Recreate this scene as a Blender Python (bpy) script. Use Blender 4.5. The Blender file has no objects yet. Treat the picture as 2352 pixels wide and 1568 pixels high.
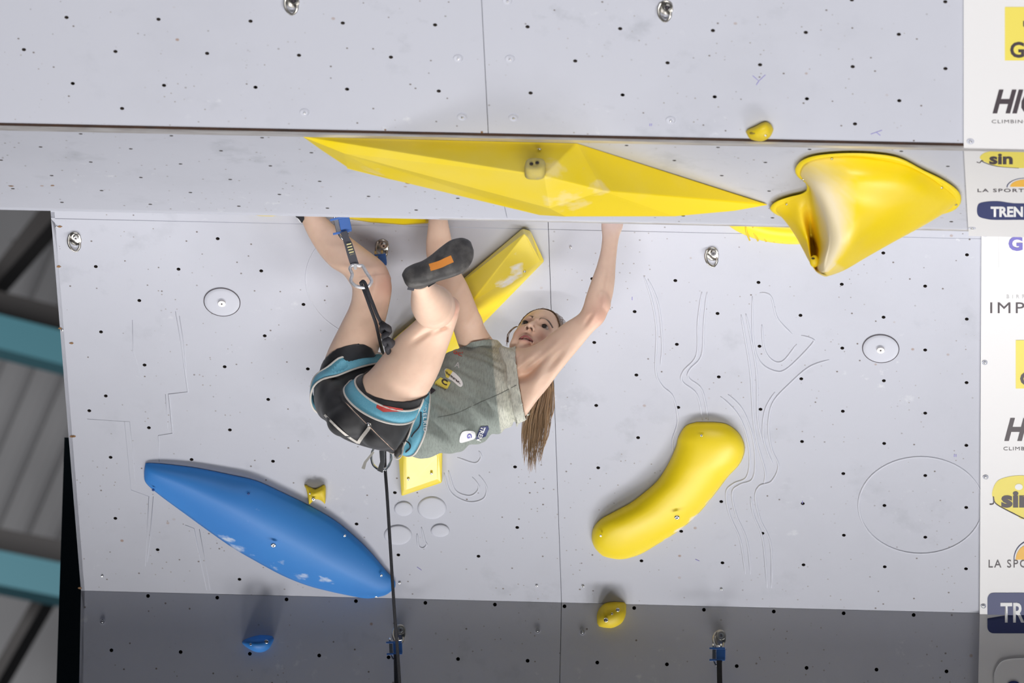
import bpy, bmesh, math, random
import numpy as np
from mathutils import Vector, Matrix
from mathutils.bvhtree import BVHTree
from mathutils.geometry import tessellate_polygon
random.seed(7); rng = np.random.default_rng(7)
SC = bpy.context.scene; COL = SC.collection
V = Vector; PI = math.pi

# ------------------------------------------------------------------ camera, world, lights, exposure
YAW, ROLL, FPX, PITCH = -0.07488861, 0.0421855, 21191.0, math.radians(15)
F = V((math.sin(YAW)*math.cos(PITCH), math.cos(YAW)*math.cos(PITCH), math.sin(PITCH)))
R0 = F.cross(V((0, 0, 1))).normalized(); U0 = R0.cross(F)
RT = (R0*math.cos(ROLL) + U0*math.sin(ROLL)).normalized(); UP = (-R0*math.sin(ROLL) + U0*math.cos(ROLL)).normalized()
cam = bpy.data.cameras.new('camera'); cam_o = bpy.data.objects.new('camera', cam); COL.objects.link(cam_o)
cam_o.matrix_world = Matrix((( RT.x, UP.x, -F.x, 0), (RT.y, UP.y, -F.y, 0), (RT.z, UP.z, -F.z, 0), (0, 0, 0, 1)))
cam.sensor_width = 36; cam.lens = FPX/2352*36; cam.clip_end = 500
cam.dof.use_dof = True; cam.dof.focus_distance = 28.7; cam.dof.aperture_fstop = 7.5
SC.camera = cam_o
SC.view_settings.view_transform = 'Standard'; SC.view_settings.look = 'None'
SC.view_settings.gamma = 1; SC.view_settings.use_curve_mapping = False; SC.view_settings.exposure = 0.15
w = bpy.data.worlds.new('world'); SC.world = w; w.use_nodes = True
w.node_tree.nodes['Background'].inputs[0].default_value = (0.7, 0.8, 1.0, 1); w.node_tree.nodes['Background'].inputs[1].default_value = 0.03
def spot(name, loc, tgt, power, size, deg, blend, col=(1, 1, 1)):
    l = bpy.data.lights.new(name, 'SPOT'); l.energy = power; l.shadow_soft_size = size; l.spot_size = math.radians(deg); l.spot_blend = blend; l.color = col
    o = bpy.data.objects.new(name, l); COL.objects.link(o); o.location = loc
    o.rotation_euler = (V(tgt) - V(loc)).to_track_quat('-Z', 'Y').to_euler(); return o
# floodlights standing on the gym floor near the foot of the wall, aimed up at the overhangs
for x, y, p, tx in ((2.6, 30.3, 1500, -1.0), (4.6, 29.8, 800, -1.2), (0.4, 30.5, 900, -1.6), (-2.4, 30.5, 950, -2.4), (-5.2, 29.9, 950, -3.0)):
    spot('floodlight', (x, y, -1.4), (tx, 27.0, 9.0), p, 0.9, 40, 1.0, (1.0, 0.985, 0.97))
def area(name, loc, tgt, sx, sy, power, col=(1, 1, 1)):
    l = bpy.data.lights.new(name, 'AREA'); l.shape = 'RECTANGLE'; l.size = sx; l.size_y = sy; l.energy = power; l.color = col
    o = bpy.data.objects.new(name, l); COL.objects.link(o); o.location = loc; o.rotation_euler = (V(tgt) - V(loc)).to_track_quat('-Z', 'Y').to_euler(); return o
area('added_front_light', (0.5, 14.0, -1.35), (0.5, 27, 8.0), 12.0, 0.45, 2000, (1.0, 0.985, 0.97))   # unseen front light, added to brighten climber and panels, cut by the added board
area('added_hall_fill', (-9, 48, 12), (-13, 60, 16), 4, 4, 900, (0.95, 0.97, 1.0))  # unseen fill light added to brighten the hall background

# ------------------------------------------------------------------ geometry helpers
def ray(u, v): return F + RT*((u-1176)/FPX) - UP*((v-784)/FPX)
def at(u, v, Y):
    d = ray(u, v); return d*(Y/d.y)
def mpp(Y): return Y/F.y/FPX                      # metres per pixel at that depth
class Plane:
    def __init__(s, a, b):
        s.a = V((0, a[0], a[1])); t = V((0, b[0]-a[0], b[1]-a[1])); s.L = t.length; s.t = t.normalized()
        s.n = V((0, s.t.z, -s.t.y))
        if s.n.y > 0: s.n = -s.n
    def pt(s, x, q, h=0): return s.a + V((x, 0, 0)) + s.t*q + s.n*h
    def px(s, u, v, h=0):
        d = ray(u, v); o = s.a + s.n*h; return d*(s.n.dot(o)/s.n.dot(d))
    def xs(s, u, v):
        p = s.px(u, v) - s.a; return p.x, p.dot(s.t)
    def frame(s, u, v, h=0):                      # local x right, y up the slope, z outwards
        p = s.px(u, v, h); return Matrix(((1, -s.t.x, s.n.x, p.x), (0, -s.t.y, s.n.y, p.y), (0, -s.t.z, s.n.z, p.z), (0, 0, 0, 1)))
A0, A, B, C, D, E_ = (24.6629, 7.6402), (25.1430, 7.3631), (25.9965, 7.3537), (27.6733, 7.8220), (28.9858, 6.9184), (29.0732, 6.6309)
P1, P2, P3, P4 = Plane(A0, A), Plane(A, B), Plane(C, D), Plane(D, E_)
XS, XB, XL = -1.9788, -0.6260, -3.5433
def front(u, v, h=0):
    if v < 300+0.0235*u-19 + 1: return P1.px(u, v, h)
    if v < 478+0.0222*u: return P2.px(u, v, h)
    if v < 1357+0.01945*u: return P3.px(u, v, h)
    return P4.px(u, v, h)

def link(name, me, m=None, parent=None, smooth=False):
    o = bpy.data.objects.new(name, me); COL.objects.link(o)
    if m is not None and len(me.materials) == 0: me.materials.append(m)
    if parent is not None: o.parent = parent
    if smooth and len(me.polygons): me.polygons.foreach_set('use_smooth', [True]*len(me.polygons))
    return o
def tag(o, label=None, cat=None, group=None, kind=None):
    for k, x in (('label', label), ('category', cat), ('group', group), ('kind', kind)):
        if x: o[k] = x
    return o
def empty(name, label=None, cat=None, group=None, kind=None, loc=(0, 0, 0)):
    o = bpy.data.objects.new(name, None); COL.objects.link(o); o.empty_display_size = 0.05
    return tag(o, label, cat, group, kind)
class MB:
    def __init__(s): s.v = []; s.f = []
    def add(s, vs, fs):
        k = len(s.v); s.v += [tuple(x) for x in vs]; s.f += [tuple(i+k for i in f) for f in fs]; return s
    def box(s, c, ax, ay, az):
        c, ax, ay, az = map(V, (c, ax, ay, az))
        vs = [c+ax*i+ay*j+az*k for k in (-1, 1) for j in (-1, 1) for i in (-1, 1)]
        return s.add(vs, [(0, 2, 3, 1), (4, 5, 7, 6), (0, 1, 5, 4), (2, 6, 7, 3), (0, 4, 6, 2), (1, 3, 7, 5)])
    def rings(s, rs, cap=True, close=False):
        n = len(rs[0]); k = len(s.v); vs = [p for r in rs for p in r]; fs = []
        m = len(rs)
        for i in range(m if close else m-1):
            j = (i+1) % m
            for q in range(n): fs.append((i*n+q, i*n+(q+1) % n, j*n+(q+1) % n, j*n+q))
        if cap and not close: fs += [tuple(range(n-1, -1, -1)), tuple((m-1)*n+q for q in range(n))]
        return s.add(vs, fs)
    def tube(s, pts, r, n=10, close=False, cap=True, flat=1.0, nrm=None):
        pts = [V(p) for p in pts]; m = len(pts); rr = r if hasattr(r, '__len__') else [r]*m
        up = V(nrm) if nrm is not None else None; rs = []; prev = None
        for i in range(m):
            t = (pts[(i+1) % m]-pts[i-1]) if close else (pts[min(i+1, m-1)]-pts[max(i-1, 0)])
            t.normalize()
            if up is not None: a = up - t*up.dot(t)
            elif prev is None: a = t.orthogonal()
            else: a = prev - t*prev.dot(t)
            a.normalize(); prev = a; b = t.cross(a)
            rs.append([pts[i] + a*(rr[i]*flat*math.cos(2*PI*q/n)) + b*(rr[i]*math.sin(2*PI*q/n)) for q in range(n)])
        return s.rings(rs, cap, close)
    def ell(s, c, ax, ay, az, n=14, m=10):
        c, ax, ay, az = map(V, (c, ax, ay, az)); vs = [c-az]; fs = []
        for i in range(1, m):
            t = PI*i/m
            for q in range(n): vs.append(c - az*math.cos(t) + (ax*math.cos(2*PI*q/n)+ay*math.sin(2*PI*q/n))*math.sin(t))
        vs.append(c+az); L = len(vs)-1
        for q in range(n): fs.append((0, 1+(q+1) % n, 1+q)); fs.append((L, 1+(m-2)*n+q, 1+(m-2)*n+(q+1) % n))
        for i in range(m-2):
            for q in range(n): fs.append((1+i*n+q, 1+i*n+(q+1) % n, 1+(i+1)*n+(q+1) % n, 1+(i+1)*n+q))
        return s.add(vs, fs)
    def cyl(s, c, axis, r, h, n=16, r2=None):
        axis = V(axis).normalized(); a = axis.orthogonal().normalized(); b = axis.cross(a); c = V(c); r2 = r if r2 is None else r2
        return s.rings([[c+a*(q*math.cos(2*PI*i/n))+b*(q*math.sin(2*PI*i/n))+axis*z for i in range(n)] for q, z in ((r, 0), (r2, h))])
    def mesh(s, name='mesh'):
        me = bpy.data.meshes.new(name); me.from_pydata(s.v, [], s.f); me.update()
        bm = bmesh.new(); bm.from_mesh(me); bmesh.ops.recalc_face_normals(bm, faces=bm.faces); bm.to_mesh(me); bm.free(); return me
    def build(s, name, m=None, parent=None, smooth=False, bevel=0):
        o = link(name, s.mesh(name), m, parent, smooth)
        if bevel:
            b = o.modifiers.new('bevel', 'BEVEL'); b.width = bevel; b.segments = 3; b.limit_method = 'ANGLE'; b.angle_limit = math.radians(28)
        return o
def cat(P, n=6, close=False):                      # catmull-rom through arrays
    P = [np.array(p, float) for p in P]; m = len(P); out = []
    rng_ = range(m if close else m-1)
    for i in rng_:
        p0, p1, p2, p3 = (P[(i-1) % m], P[i], P[(i+1) % m], P[(i+2) % m]) if close else (P[max(i-1, 0)], P[i], P[i+1], P[min(i+2, m-1)])
        for k in range(n):
            t = k/n; out.append(0.5*((2*p1)+(-p0+p2)*t+(2*p0-5*p1+4*p2-p3)*t*t+(-p0+3*p1-3*p2+p3)*t**3))
    if not close: out.append(P[-1])
    return out

# ------------------------------------------------------------------ materials
def mat(name, col, rough=0.5, metal=0.0, spec=0.5, noise=None, bump=None, coat=0, sss=0, attr=None, sheen=0):
    m = bpy.data.materials.new(name); m.use_nodes = True; nt = m.node_tree; b = nt.nodes['Principled BSDF']
    b.inputs['Base Color'].default_value = (*col, 1); b.inputs['Roughness'].default_value = rough; b.inputs['Metallic'].default_value = metal
    b.inputs['Specular IOR Level'].default_value = spec; b.inputs['Coat Weight'].default_value = coat
    if sheen: b.inputs['Sheen Weight'].default_value = sheen
    if sss: b.inputs['Subsurface Weight'].default_value = sss; b.inputs['Subsurface Radius'].default_value = (0.9, 0.35, 0.2); b.inputs['Subsurface Scale'].default_value = 0.012
    tc = nt.nodes.new('ShaderNodeTexCoord'); src = None
    if attr:
        a = nt.nodes.new('ShaderNodeAttribute'); a.attribute_name = attr; src = a.outputs['Color']
    if noise:                                      # (scale, amount, colour2)
        n = nt.nodes.new('ShaderNodeTexNoise'); n.inputs['Scale'].default_value = noise[0]; n.inputs['Detail'].default_value = 5
        mp = nt.nodes.new('ShaderNodeMapping'); mp.inputs['Scale'].default_value = noise[3] if len(noise) > 3 else (1, 1, 1)
        nt.links.new(tc.outputs['Object'], mp.inputs[0]); nt.links.new(mp.outputs[0], n.inputs['Vector'])
        r = nt.nodes.new('ShaderNodeMapRange'); r.inputs[1].default_value = 0.42; r.inputs[2].default_value = 0.72; r.inputs[3].default_value = 0; r.inputs[4].default_value = noise[1]
        nt.links.new(n.outputs[0], r.inputs[0]); x = nt.nodes.new('ShaderNodeMix'); x.data_type = 'RGBA'
        x.inputs[6].default_value = (*col, 1); x.inputs[7].default_value = (*noise[2], 1); nt.links.new(r.outputs[0], x.inputs[0])
        if src: nt.links.new(src, x.inputs[6])
        src = x.outputs[2]
    if src: nt.links.new(src, b.inputs['Base Color'])
    if bump:
        n = nt.nodes.new('ShaderNodeTexNoise'); n.inputs['Scale'].default_value = bump[0]; n.inputs['Detail'].default_value = 4
        q = nt.nodes.new('ShaderNodeBump'); q.inputs['Strength'].default_value = bump[1]; q.inputs['Distance'].default_value = bump[2]
        nt.links.new(tc.outputs['Object'], n.inputs['Vector']); nt.links.new(n.outputs[0], q.inputs['Height']); nt.links.new(q.outputs[0], b.inputs['Normal'])
    return m
def wall_mat(name, col):
    m = mat(name, col, 0.62, spec=0.3); col = tuple(c*.94 for c in col); nt = m.node_tree; b = nt.nodes['Principled BSDF']; tc = nt.nodes['Texture Coordinate']; N, Lk = nt.nodes.new, nt.links.new
    prev = None
    def layer(fac, c):
        nonlocal prev
        x = N('ShaderNodeMix'); x.data_type = 'RGBA'; x.inputs[6].default_value = (*col, 1); x.inputs[7].default_value = (*c, 1); Lk(fac, x.inputs[0])
        if prev: Lk(prev, x.inputs[6])
        prev = x.outputs[2]
    def noise(scale, lo, hi, amt, off, detail=6):
        mp = N('ShaderNodeMapping'); mp.inputs['Location'].default_value = off; Lk(tc.outputs['Object'], mp.inputs[0])
        n = N('ShaderNodeTexNoise'); n.inputs['Scale'].default_value = scale; n.inputs['Detail'].default_value = detail; n.inputs['Roughness'].default_value = 0.62; Lk(mp.outputs[0], n.inputs['Vector'])
        r = N('ShaderNodeMapRange'); r.inputs[1].default_value = lo; r.inputs[2].default_value = hi; r.inputs[4].default_value = amt; Lk(n.outputs[0], r.inputs[0]); return r.outputs[0]
    def dots(scale, rad, amt, off):
        mp = N('ShaderNodeMapping'); mp.inputs['Location'].default_value = off; Lk(tc.outputs['Object'], mp.inputs[0])
        n = N('ShaderNodeTexVoronoi'); n.inputs['Scale'].default_value = scale; Lk(mp.outputs[0], n.inputs['Vector'])
        r = N('ShaderNodeMapRange'); r.inputs[1].default_value = rad; r.inputs[2].default_value = rad*0.55; r.inputs[3].default_value = 0; r.inputs[4].default_value = amt; Lk(n.outputs['Distance'], r.inputs[0]); return r.outputs[0]
    def mul(a, c):
        q = N('ShaderNodeMath'); q.operation = 'MULTIPLY'; Lk(a, q.inputs[0]); Lk(c, q.inputs[1]); return q.outputs[0]
    layer(noise(1.6, 0.48, 0.76, 0.34, (3, 1, 7)), tuple(c*0.80 for c in col))
    layer(mul(noise(7, 0.56, 0.74, 0.55, (9, 4, 2)), noise(1.3, 0.48, 0.62, 1, (5, 5, 1))), (col[0]*0.6, col[1]*0.62, col[2]*0.62))
    layer(mul(noise(26, 0.6, 0.7, 0.55, (1, 7, 4)), noise(2.1, 0.56, 0.66, 1, (1, 2, 8))), (0.80, 0.81, 0.83))
    layer(mul(dots(22, 0.088, 0.95, (0, 3, 1)), noise(2.0, 0.42, 0.52, 1, (2, 2, 2))), (0.16, 0.13, 0.12))
    layer(mul(dots(38, 0.12, 0.75, (4, 0, 1)), noise(3.0, 0.50, 0.57, 1, (7, 2, 5))), (0.26, 0.22, 0.2))
    layer(mul(dots(11, 0.075, 0.7, (4, 9, 3)), noise(2.0, 0.5, 0.6, 1, (1, 9, 6))), (0.32, 0.17, 0.09))
    Lk(prev, b.inputs['Base Color'])
    n = N('ShaderNodeTexNoise'); n.inputs['Scale'].default_value = 420; q = N('ShaderNodeBump'); q.inputs['Strength'].default_value = 0.12; q.inputs['Distance'].default_value = 0.002
    Lk(tc.outputs['Object'], n.inputs['Vector']); Lk(n.outputs[0], q.inputs['Height']); Lk(q.outputs[0], b.inputs['Normal'])
    return m
WALLC = (0.585, 0.598, 0.675)
M = dict(
    wall=wall_mat('painted_wall', WALLC), relief=mat('painted_relief', WALLC, 0.6),
    back=mat('hole_dark', (0.03, 0.022, 0.018), 0.9), alu=mat('aluminium', (0.78, 0.76, 0.76), 0.4, 0.55, noise=(9, 0.6, (0.35, 0.3, 0.28), (1, 12, 12))),
    rust=mat('brown_edge', (0.05, 0.022, 0.012), 0.8, noise=(20, 0.7, (0.012, 0.01, 0.01))),
    steel=mat('steel', (0.62, 0.60, 0.56), 0.28, 1, noise=(60, 0.5, (0.3, 0.27, 0.24))), chrome=mat('polished_steel', (0.8, 0.8, 0.82), 0.15, 1),
    yellow=mat('yellow_grp', (0.95, 0.72, 0.008), 0.42, spec=0.45, noise=(5, 0.25, (0.93, 0.76, 0.10)), bump=(500, 0.15, 0.001)),
    yellowd=mat('yellow_resin', (0.78, 0.58, 0.012), 0.55, noise=(25, 0.35, (0.6, 0.42, 0.02))),
    blue=mat('blue_grp', (0.035, 0.235, 0.68), 0.5, spec=0.4, noise=(3, 0.4, (0.05, 0.30, 0.78)), bump=(400, 0.12, 0.001)),
    chalk=mat('chalk', (0.9, 0.82, 0.7), 0.9),
    white=mat('banner_vinyl', (0.80, 0.79, 0.80), 0.45), ink=mat('dark_ink', (0.06, 0.045, 0.055), 0.5), navy=mat('navy_ink', (0.028, 0.04, 0.15), 0.5),
    yink=mat('yellow_ink', (0.85, 0.72, 0.12), 0.5), oink=mat('orange_ink', (0.9, 0.5, 0.06), 0.5), wink=mat('white_ink', (0.85, 0.85, 0.86), 0.5), pink=mat('violet_ink', (0.16, 0.14, 0.5), 0.5),
    rink=mat('red_ink', (0.6, 0.05, 0.04), 0.5), mark=mat('marker_pen', (0.3, 0.27, 0.6), 0.7), gink=mat('grey_ink', (0.55, 0.55, 0.56), 0.5),
    rope=mat('dark_rope', (0.02, 0.02, 0.026), 0.8, noise=(700, 0.7, (0.07, 0.07, 0.085)), bump=(900, 0.6, 0.002)),
    black=mat('black_fabric', (0.013, 0.013, 0.016), 0.62, sheen=0.15, noise=(14, 0.35, (0.075, 0.075, 0.085)), bump=(900, 0.2, 0.001)),
    sling=mat('grey_webbing', (0.12, 0.12, 0.14), 0.8, bump=(900, 0.4, 0.001)), cream=mat('cream_piping', (0.74, 0.70, 0.65), 0.75), stitch=mat('yellow_stitch', (0.75, 0.68, 0.35), 0.8),
    hblue=mat('harness_blue', (0.15, 0.46, 0.62), 0.7, noise=(260, 0.5, (0.27, 0.58, 0.72)), bump=(700, 0.4, 0.001)),
    plast=mat('blue_plastic', (0.05, 0.17, 0.55), 0.35, coat=0.3),
    silver=mat('brushed_silver', (0.80, 0.80, 0.83), 0.3, 0.6, noise=(160, 0.6, (0.45, 0.45, 0.5))),
    brass=mat('worn_brass', (0.62, 0.47, 0.25), 0.35, 1),
    rubber=mat('shoe_rubber', (0.05, 0.047, 0.047), 0.55, noise=(26, 0.8, (0.16, 0.15, 0.14)), bump=(300, 0.2, 0.001)),
    orange=mat('orange_rubber', (0.8, 0.29, 0.05), 0.5),
    skin=mat('skin', (0.7, 0.45, 0.34), 0.5, spec=0.35, attr='tint', noise=(40, 0.10, (0.55, 0.25, 0.19)), sss=0.12, bump=(260, 0.12, 0.001)),
    hair=mat('hair', (0.14, 0.075, 0.035), 0.42, spec=0.6, attr='tint', noise=(60, 0.6, (0.30, 0.18, 0.09))),
    eye=mat('eye_white', (0.42, 0.36, 0.34), 0.3), iris=mat('iris', (0.02, 0.011, 0.008), 0.3), teeth=mat('teeth', (0.7, 0.64, 0.58), 0.3),
    shirt=mat('shirt_jersey', (0.3, 0.33, 0.3), 0.85, attr='tint', noise=(60, 0.5, (0.15, 0.165, 0.15), (5, 1, 1.2)), sheen=0.1, bump=(240, 0.4, 0.002)),
    roof=mat('roof_sheet', (0.30, 0.29, 0.29), 0.8, noise=(0.6, 0.6, (0.2, 0.19, 0.19), (3, 1, 0.4))), beamd=mat('dark_beam', (0.035, 0.03, 0.028), 0.7), teal=mat('teal_steel', (0.035, 0.14, 0.17), 0.6),
    dteal=mat('dark_teal_steel', (0.012, 0.035, 0.045), 0.6), floor=mat('grey_mat', (0.22, 0.22, 0.24), 0.8))

def chalk_or_glint_on(m, spots_, col, scale=40, amt=.85):
    nt = m.node_tree; N, Lk = nt.nodes.new, nt.links.new; b = nt.nodes['Principled BSDF']; g_ = N('ShaderNodeNewGeometry'); n = N('ShaderNodeTexNoise'); n.inputs['Scale'].default_value = scale; n.inputs['Detail'].default_value = 5
    Lk(g_.outputs['Position'], n.inputs['Vector']); acc = None
    for p, r in spots_:
        d = N('ShaderNodeVectorMath'); d.operation = 'DISTANCE'; Lk(g_.outputs['Position'], d.inputs[0]); d.inputs[1].default_value = p
        q = N('ShaderNodeMapRange'); q.inputs[1].default_value = r; q.inputs[2].default_value = r*.2; q.inputs[3].default_value = 0; q.inputs[4].default_value = 1; Lk(d.outputs['Value'], q.inputs[0])
        if acc is None: acc = q.outputs[0]
        else:
            a = N('ShaderNodeMath'); a.operation = 'MAXIMUM'; Lk(acc, a.inputs[0]); Lk(q.outputs[0], a.inputs[1]); acc = a.outputs[0]
    t = N('ShaderNodeMath'); t.operation = 'MULTIPLY_ADD'; t.inputs[1].default_value = .42; t.inputs[2].default_value = 0; Lk(acc, t.inputs[0])
    u_ = N('ShaderNodeMath'); u_.operation = 'ADD'; Lk(t.outputs[0], u_.inputs[0]); Lk(n.outputs[0], u_.inputs[1])
    v_ = N('ShaderNodeMapRange'); v_.inputs[1].default_value = .72; v_.inputs[2].default_value = .95; v_.inputs[4].default_value = amt; Lk(u_.outputs[0], v_.inputs[0])
    x = N('ShaderNodeMix'); x.data_type = 'RGBA'; x.inputs[7].default_value = (*col, 1); Lk(v_.outputs[0], x.inputs[0])
    if b.inputs['Base Color'].links: Lk(b.inputs['Base Color'].links[0].from_socket, x.inputs[6])
    else: x.inputs[6].default_value = b.inputs['Base Color'].default_value
    Lk(x.outputs[2], b.inputs['Base Color'])
# ------------------------------------------------------------------ wall panels (with real T-nut holes)
def panel(name, parent, P, x0, x1, s0, s1, holes=(), r=0.0062, th=0.018, m=None, corner=0):
    cu = bpy.data.curves.new(name, 'CURVE'); cu.dimensions = '2D'; cu.fill_mode = 'BOTH'; cu.extrude = th/2
    def poly(pts):
        sp = cu.splines.new('POLY'); sp.points.add(len(pts)-1); sp.use_cyclic_u = True
        for i, p in enumerate(pts): sp.points[i].co = (p[0], p[1], 0, 1)
    poly([(x0, s0), (x1, s0), (x1, s1), (x0, s1)])
    for x, q in holes:
        if x0+r*1.3 < x < x1-r*1.3 and s0+r*1.2 < q < s1-r*1.2:
            poly([(x+r*math.cos(2*PI*i/14), q+r*math.sin(2*PI*i/14)) for i in range(14)])
    t = bpy.data.objects.new('tmp', cu); COL.objects.link(t)
    dg = bpy.context.evaluated_depsgraph_get(); me = bpy.data.meshes.new_from_object(t.evaluated_get(dg), depsgraph=dg)
    bpy.data.objects.remove(t)
    for v in me.vertices: v.co = P.pt(v.co.x, v.co.y, v.co.z - th/2)
    me.materials.clear(); me.materials.append(m or M['wall'])
    me.materials.append(M['back'])
    bm = bmesh.new(); bm.from_mesh(me); bmesh.ops.remove_doubles(bm, verts=bm.verts, dist=1e-5); bmesh.ops.recalc_face_normals(bm, faces=bm.faces)
    for f in bm.faces:
        f.material_index = 1 if abs(f.normal.dot(P.n)) < 0.5 and f.calc_area() < 0.01 else 0  # hole walls get the near-black colour, painted shade inside the holes
    bm.to_mesh(me); bm.free()
    return link(name, me, None, parent)
def lattice(x, q, dx, dq, nx, nq, x1=-1.9, skip=()):
    out = []
    for j in nq:
        for i in nx:
            out.append((x + (i + (j % 2)*0.5)*dx, q + j*dq))
    return out
DX = 0.2611
h1 = lattice(-3.158, 0.131, DX, 0.128, range(-8, 15), range(-9, 3)); h1 = [(x, q) for x, q in h1 if q < 0.40]
h1 += [(-3.023+DX*k, 0.481) for k in (0, 8)] + [(-3.023-DX*3, 0.481)]
h2 = lattice(-3.286, 0.09, DX, 0.0, range(0), range(0))
for q, x in ((0.075, -3.155), (0.213, -3.025), (0.353, -3.156), (0.498, -3.025), (0.640, -3.155), (0.770, -3.025)):
    h2 += [(x+DX*k, q) for k in range(-6, 13)]
h3 = []
for u, v in [(500,548),(220,612),(410,618),(600,622),(320,690),(697,699),(232,762),(608,771),(332,838),(516,842),(707,847),(243,909),(616,917),(205,943),(342,982),(528,987),(254,1050),(440,1055),(627,1059),(265,1190),(362,1262),(550,1330),(819,1203),(907,1131),(1183,1072),(1188,1211),(915,1274),(1099,1277)]:
    h3.append(P3.xs(u, v))
hr = [(-3.021 + (i-(j % 2)*0.5)*DX, 0.0925 + 0.1312*j) for j in range(0, 12) for i in range(4, 11)]
hr = [p for p in hr if p[0] > XS+0.03 and not (p[1] < 0.15 and p[0] < -1.1) and not (p[1] > 1.45) and not (abs(p[0]+1.33) < 0.05 and 0.85 < p[1] < 1.1)]
h3 += hr
h4 = [(-3.324+0.2259*k, 0.012) for k in range(0, 14)] + [(-3.440+0.2259*k, 0.1915) for k in range(0, 14)]
for j in range(2, 14): h4 += [((-3.324 if j % 2 == 0 else -3.440)+0.2259*k, 0.012+0.1795*j) for k in range(0, 14)]
XR = 0.35
wu = empty('wall_upper', kind='structure'); wr = empty('wall_roof', kind='structure'); wl = empty('wall_overhang', kind='structure'); wb = empty('wall_base', kind='structure'); wx = empty('wall_recess', kind='structure')
for x0, x1 in ((-4.9, XS-0.001), (XS+0.001, XR)):
    panel('panel', wu, P1, x0, x1, -1.2, P1.L-0.005, h1)
    panel('panel', wr, P2, x0, x1, 0.026, P2.L-0.004, h2, r=0.0058)
for x0, x1 in ((XL, XS-0.001), (XS+0.001, XR)):
    panel('panel', wl, P3, x0, x1, 0.028, P3.L, h3)
    panel('panel', wb, P4, x0, x1, 0.001, 2.6, h4)
    panel('panel', wx, P3, x0, x1, -1.55, 0.025, [])
# near-black boards added behind the panels so no light shows through the holes
for P, par, x0, x1, s0, s1, dd in ((P1, wu, -4.9, XR, -1.2, P1.L-0.02, .05), (P2, wr, -4.9, XR, 0.04, P2.L-0.03, .05), (P3, wl, XL+0.02, XR, -1.5, P3.L-0.02, .05), (P4, wb, XL+0.02, XR, 0.0, 2.6, .05)):
    MB().box(P.pt((x0+x1)/2, (s0+s1)/2, -dd-0.01), V(((x1-x0)/2, 0, 0)), P.t*((s1-s0)/2), P.n*0.01).build('backing_board', M['back'], par)
# back side of the roof box, facing the climber
MB().box((-2.3, B[0]-0.012, B[1]+0.62), (2.62, 0, 0), (0, 0.009, 0), (0, 0, 0.62)).build('back_panel', M['relief'], wx)
# trims
tr = MB().box(P2.pt(-2.3, 0.013, 0.004), V((2.62, 0, 0)), P2.t*0.012, P2.n*0.006).build('trim_1', M['alu']); tag(tr, kind='structure')
tr = MB().box(P1.pt(-2.3, P1.L-0.002, -0.004), V((2.62, 0, 0)), P1.t*0.005, P1.n*0.006).build('trim_2', M['rust']); tag(tr, kind='structure')
tr = MB().box(P2.pt((XS+XR)/2-0.1, P2.L, -0.004), V(((XR-XS)/2+0.1, 0, 0)), P2.t*0.005, P2.n*0.006).build('trim_3', M['alu']); tag(tr, kind='structure')
tr = MB().box(P2.pt(-3.4, P2.L, -0.005), V((1.32, 0, 0)), P2.t*0.004, P2.n*0.006).build('trim_4', M['relief']); tag(tr, kind='structure')
# side closure of the overhanging wall and the teal post behind it
tr = MB().add([P3.pt(XL, 0, 0), P3.pt(XL, P3.L, 0), P4.pt(XL, 2.6, 0), P4.pt(XL, 2.6, -0.02)+V((0, .0, 0)), P3.pt(XL, P3.L, -0.02), P3.pt(XL, 0, -0.02)] +
              [p+V((0.012, 0, 0)) for p in [P3.pt(XL, 0, 0), P3.pt(XL, P3.L, 0), P4.pt(XL, 2.6, 0), P4.pt(XL, 2.6, -0.02), P3.pt(XL, P3.L, -0.02), P3.pt(XL, 0, -0.02)]],
              [(0, 1, 4, 5), (1, 2, 3, 4), (6, 11, 10, 7), (7, 10, 9, 8), (0, 5, 11, 6), (5, 4, 10, 11), (4, 3, 9, 10), (0, 6, 7, 1), (1, 7, 8, 2)]).build('trim_5', M['relief']); tag(tr, kind='structure')

# ------------------------------------------------------------------ hall behind on the left
hall = empty('ceiling', kind='structure')
def far(u, v, Y=58): return at(u, v, Y)
MB().add([far(-900, 200, 60), far(700, 240, 60), far(700, 2000, 60), far(-900, 1960, 60), far(-900, 200, 60.5), far(700, 240, 60.5), far(700, 2000, 60.5), far(-900, 1960, 60.5)],
         [(0, 1, 2, 3), (7, 6, 5, 4), (0, 4, 5, 1), (1, 5, 6, 2), (2, 6, 7, 3), (3, 7, 4, 0)]).build('roof_sheet', M['roof'], hall)
for k in range(22):                                # folds of the sheet
    a, b_ = far(-500+k*60, 900, 59.95), far(-700+k*60, 1300, 59.95)
    MB().tube([far(-340+k*75, 560, 59.98), far(-640+k*75, 1260, 59.98)], 0.05, 6).build('sheet_rib', M['roof'], hall)
def beam(name, pts, m, label, Y=57, th=0.35):
    q = [far(u, v, Y) for u, v in pts]; q2 = [p+V((0, th, 0)) for p in q]; n = len(q)
    o = MB().add(q+q2, [tuple(range(n)), tuple(range(2*n-1, n-1, -1))]+[(i, (i+1) % n, n+(i+1) % n, n+i) for i in range(n)]).build(name, m)
    tag(o, label, 'beam', 'roof beams behind the wall'); return o
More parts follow.
